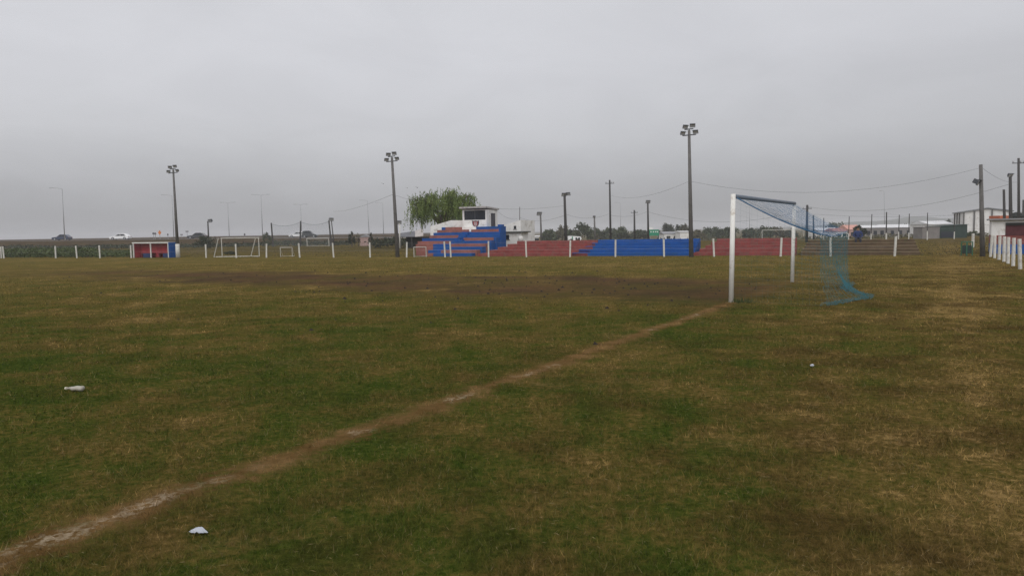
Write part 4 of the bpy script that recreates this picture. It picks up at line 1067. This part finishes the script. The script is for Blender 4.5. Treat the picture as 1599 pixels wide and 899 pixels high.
# ------------------------------------------------------------------ vehicles
def car(label, px, D, m, face, length=4.3, suv=False):
    """face = +1: nose points to the right of the view"""
    A = at(px, hor(px), D); z = terr(A.x, D) + .03
    t = thing('car', label, 'car', (A.x, D, z), 0 if face > 0 else math.pi); L = length / 2; ht = 1.68 if suv else 1.44; bel = .95 if suv else .86
    body = [(-L, .32), (-L + .08, .24), (L - .1, .24), (L, .38), (L - .02, .62), (L - .18, .74), (L * .42, bel), (-L * .86, bel + .04), (-L + .02, .8)]
    MB().prism(body, -.86, .86).build('body', m, t, bevel=.05)
    rb = [(L * .46, bel - .01), (L * .10, ht - .07), (-L * .02, ht), (-L * .50, ht), (-L * (.88 if suv else .66), ht - .12), (-L * (.95 if suv else .92), bel)]
    q = MB().prism(rb, -.72, .72); q.build('cabin', m, t, bevel=.05)
    for y0, y1 in ((-.745, -.722), (.722, .745)):
        MB().prism([(L * .36, bel + .03), (L * .09, ht - .15), (-L * .12, ht - .12), (-L * .12, bel + .03)], y0, y1).build('window', M_DARKGL, t)
        MB().prism([(-L * .17, bel + .03), (-L * .17, ht - .12), (-L * .50, ht - .13), (-L * .74, bel + .06)], y0, y1).build('window', M_DARKGL, t)
    for x in (-L * .62, L * .62):
        for y in (-.80, .80):
            wl = MB().tube((x, y - .1, .32), (x, y + .1, .32), .32, .32, 16).build('wheel', M_TYRE, t)
            MB().tube((x, y - .115 if y < 0 else y + .102, .32), (x, y - .102 if y < 0 else y + .115, .32), .2, .2, 12).build('rim', M_RIM, wl)
    for y in (-.62, .62):
        MB().box(L - .12, L + .01, y - .16, y + .16, .56, .70).build('headlight', M_GLASS, t)
        MB().box(-L - .005, -L + .06, y - .14, y + .14, .66, .80).build('tail_light', mat('red_lens', (.3, .02, .02), .3), t)
    return t
car('dark blue hatchback driving left under the first street lamp', 97, 178, M_CARB, -1, 4.1)
car('white saloon car driving left on the raised road', 188, 174, M_CARW, -1, 4.5)
car('charcoal car half hidden behind the bush by the lamp pole', 308, 176, M_CARK, -1, 4.3)
car('dark van like car on the road seen through the practice net', 484, 178, M_CARK, 1, 3.6, True)
car('low white car partly behind the middle post of the practice net', 465, 186, M_CARW, -1, 4.2)

# ------------------------------------------------------------------ seated person on the bare terrace
def person():
    v = 1.6 + 4.1 * .62; u_, _ = uvz(1339.5, 376, v); zs = 5 * .165 + .04; base = uv2w(u_, v, zs)
    t = thing('person', 'seated person in a blue top on the top step of the bare terrace', 'person', base, -AF)
    V_ = [(0, .1, .10), (0, .09, .30), (0, .07, .48), (0, .07, .56), (0, .04, .64), (0, .03, .76),
          (-.17, .07, .46), (-.25, -.02, .22), (-.14, -.22, .16), (.17, .07, .46), (.25, -.02, .22), (.14, -.22, .16),
          (-.10, .05, .08), (-.13, -.34, .10), (-.13, -.40, -.28), (.10, .05, .08), (.13, -.34, .10), (.13, -.40, -.28), (-.13, -.52, -.30), (.13, -.52, -.30)]
    E_ = [(0,1),(1,2),(2,3),(3,4),(4,5),(2,6),(6,7),(7,8),(2,9),(9,10),(10,11),(0,12),(12,13),(13,14),(0,15),(15,16),(16,17),(14,18),(17,19)]
    rad = [.14,.15,.15,.06,.085,.07,.07,.05,.04,.07,.05,.04,.09,.07,.05,.09,.07,.05,.045,.045]
    me = bpy.data.meshes.new('body'); me.from_pydata(V_, E_, []); o = bpy.data.objects.new('body', me); C.objects.link(o); o.parent = t
    sk = o.modifiers.new('skin', 'SKIN')
    for i, r_ in enumerate(rad): me.skin_vertices[0].data[i].radius = (r_, r_)
    me.skin_vertices[0].data[0].use_root = True
    sd = o.modifiers.new('smooth', 'SUBSURF'); sd.levels = 1; sd.render_levels = 2
    m = bpy.data.materials.new('clothes_and_skin'); m.use_nodes = True; k = NT(m.node_tree); b = k.n['Principled BSDF']
    s = k.n.new('ShaderNodeSeparateXYZ'); k.put(s.inputs[0], k.n.new('ShaderNodeTexCoord').outputs['Object'])
    c = k.mix(k.m('GREATER_THAN', s.outputs[2], .545), (.018, .032, .10, 1), (.30, .18, .12, 1))
    c = k.mix(k.m('LESS_THAN', k.m('ADD', s.outputs[2], k.m('MULTIPLY', s.outputs[1], .2)), .12), c, (.02, .022, .035, 1))
    k.put(b.inputs['Base Color'], c); b.inputs['Roughness'].default_value = .85; me.materials.append(m)
    q = MB(); 
    for i in range(7):
        th = i / 6 * 1.5; q_r = .105 * math.cos(th) + .001
        for j in range(12): q.v.append((q_r * math.cos(j * .5236), .045 + q_r * math.sin(j * .5236), .71 + .13 * math.sin(th)))
    q.f = [(i * 12 + j, i * 12 + (j + 1) % 12, (i + 1) * 12 + (j + 1) % 12, (i + 1) * 12 + j) for i in range(6) for j in range(12)]; q.mi = [0] * len(q.f)
    q.build('hair', mat('dark_hair', (.018, .014, .012), .8), t, smooth=True)
person()

# ------------------------------------------------------------------ litter
p = ground_at(118, 611.5)
q = MB().lathe([(-.105, .008), (-.10, .013), (-.065, .014), (-.05, .024), (-.02, .033), (.02, .029), (.055, .034), (.088, .033), (.098, .022)], 'x', 16)
q.v = [(x, y * 1.15, z * (.85 + .1 * math.sin(40 * x)) + .004 * math.sin(70 * x + 30 * y)) for x, y, z in q.v]
M_PLA = mat('dull_white_plastic', (.34, .315, .26), .4, .08, 12., spec=.4)
bt = thing('plastic_bottle', 'crushed white plastic bottle lying on the grass at the left', 'bottle', (p.x, p.y, micro(p.x, p.y) + .034), -.12)
q.build('body', M_PLA, bt, smooth=True); MB().lathe([(-.124, .014), (-.104, .0165)], 'x', 14).build('cap', mat('cream_cap', (.62, .58, .46), .5), bt)
p = ground_at(310, 835)
q = MB(); n_ = 12; rnd = random.Random(4)
for i in range(n_ + 1):
    for j in range(n_ + 1):
        x, y = (i / n_ - .5), (j / n_ - .5); taper = 1 - .93 * abs(x * 2) ** 1.15
        z = .026 * taper * (1 - (2 * y) ** 2 * .7) + taper * .014 * mnoise.noise(Vector((x * 7, y * 6, 1))) + taper * .014 * abs(mnoise.noise(Vector((x * 15, y * 13, 6))))
        q.v.append((x * .118, y * .075 * taper, z))
q.f = [(i * (n_ + 1) + j, (i + 1) * (n_ + 1) + j, (i + 1) * (n_ + 1) + j + 1, i * (n_ + 1) + j + 1) for i in range(n_) for j in range(n_)]; q.mi = [0] * len(q.f)
o = q.build('crumpled_paper', mat('white_paper', (.42, .44, .48), .8, .06, 30.), None, (p.x, p.y, micro(p.x, p.y) + .012), -.15)
s_ = o.modifiers.new('sheet', 'SOLIDIFY'); s_.thickness = .0015
tag(o, 'crumpled white paper on the grass right of the goal line', 'paper')
p = ground_at(1268, 575)
q = MB().lathe([(-.03, .004), (-.015, .014), (.01, .017), (.028, .006)], 'x', 8)
tag(q.build('paper_scrap', mat('white_paper', (.42, .44, .48)), None, (p.x, p.y, micro(p.x, p.y) + .03), .4), 'tiny white paper scrap on the bare grass right of the goal', 'paper')

# birds
def bird(px, py, D, lb):
    A = at(px, py, D); q = MB().lathe([(-.2, .01), (-.1, .05), (.05, .06), (.15, .035), (.2, .01)], 'x', 8)
    q.add([(-.05, .03, .03), (.08, .03, .03), (.02, .42, .16), (-.1, .40, .15)], [(0, 1, 2, 3)]); q.add([(-.05, -.03, .03), (.08, -.03, .03), (.02, -.42, .16), (-.1, -.40, .15)], [(3, 2, 1, 0)])
    q.add([(-.18, -.02, 0), (-.18, .02, 0), (-.34, .07, .01), (-.34, -.07, .01)], [(0, 1, 2, 3)])
    q.v = [(x * .5, y * .5, z_ * .5) for x, y, z_ in q.v]; tag(q.build('bird', M_SHADE, None, A, R.uniform(0, 6)), lb, 'bird', 'small birds in the sky')
bird(598.5, 287, 70, 'small dark bird left of the leaning floodlight'); bird(636, 293.5, 75, 'small bird right of the leaning floodlight'); bird(651.5, 293, 75, 'small bird just above the left of the willow')

# ------------------------------------------------------------------ camera and render settings
cd = bpy.data.cameras.new('camera'); cd.sensor_width = 36; cd.lens = 36 * F_PX / 1599; cd.clip_start = .05; cd.clip_end = 9000
co = bpy.data.objects.new('camera', cd); C.objects.link(co)
from mathutils import Matrix
M = Matrix((RGT, UPV, -FWD)).transposed().to_4x4(); M.translation = EYE; co.matrix_world = M
sc.camera = co
sc.view_settings.view_transform = 'Standard'; sc.view_settings.look = 'None'; sc.view_settings.gamma = 1; sc.view_settings.exposure = 0
sc.view_settings.use_curve_mapping = False
sc.cycles.use_denoising = True; sc.cycles.denoising_prefilter = 'NONE'; sc.cycles.max_bounces = 5; sc.cycles.volume_bounces = 1
sc.render.film_transparent = False
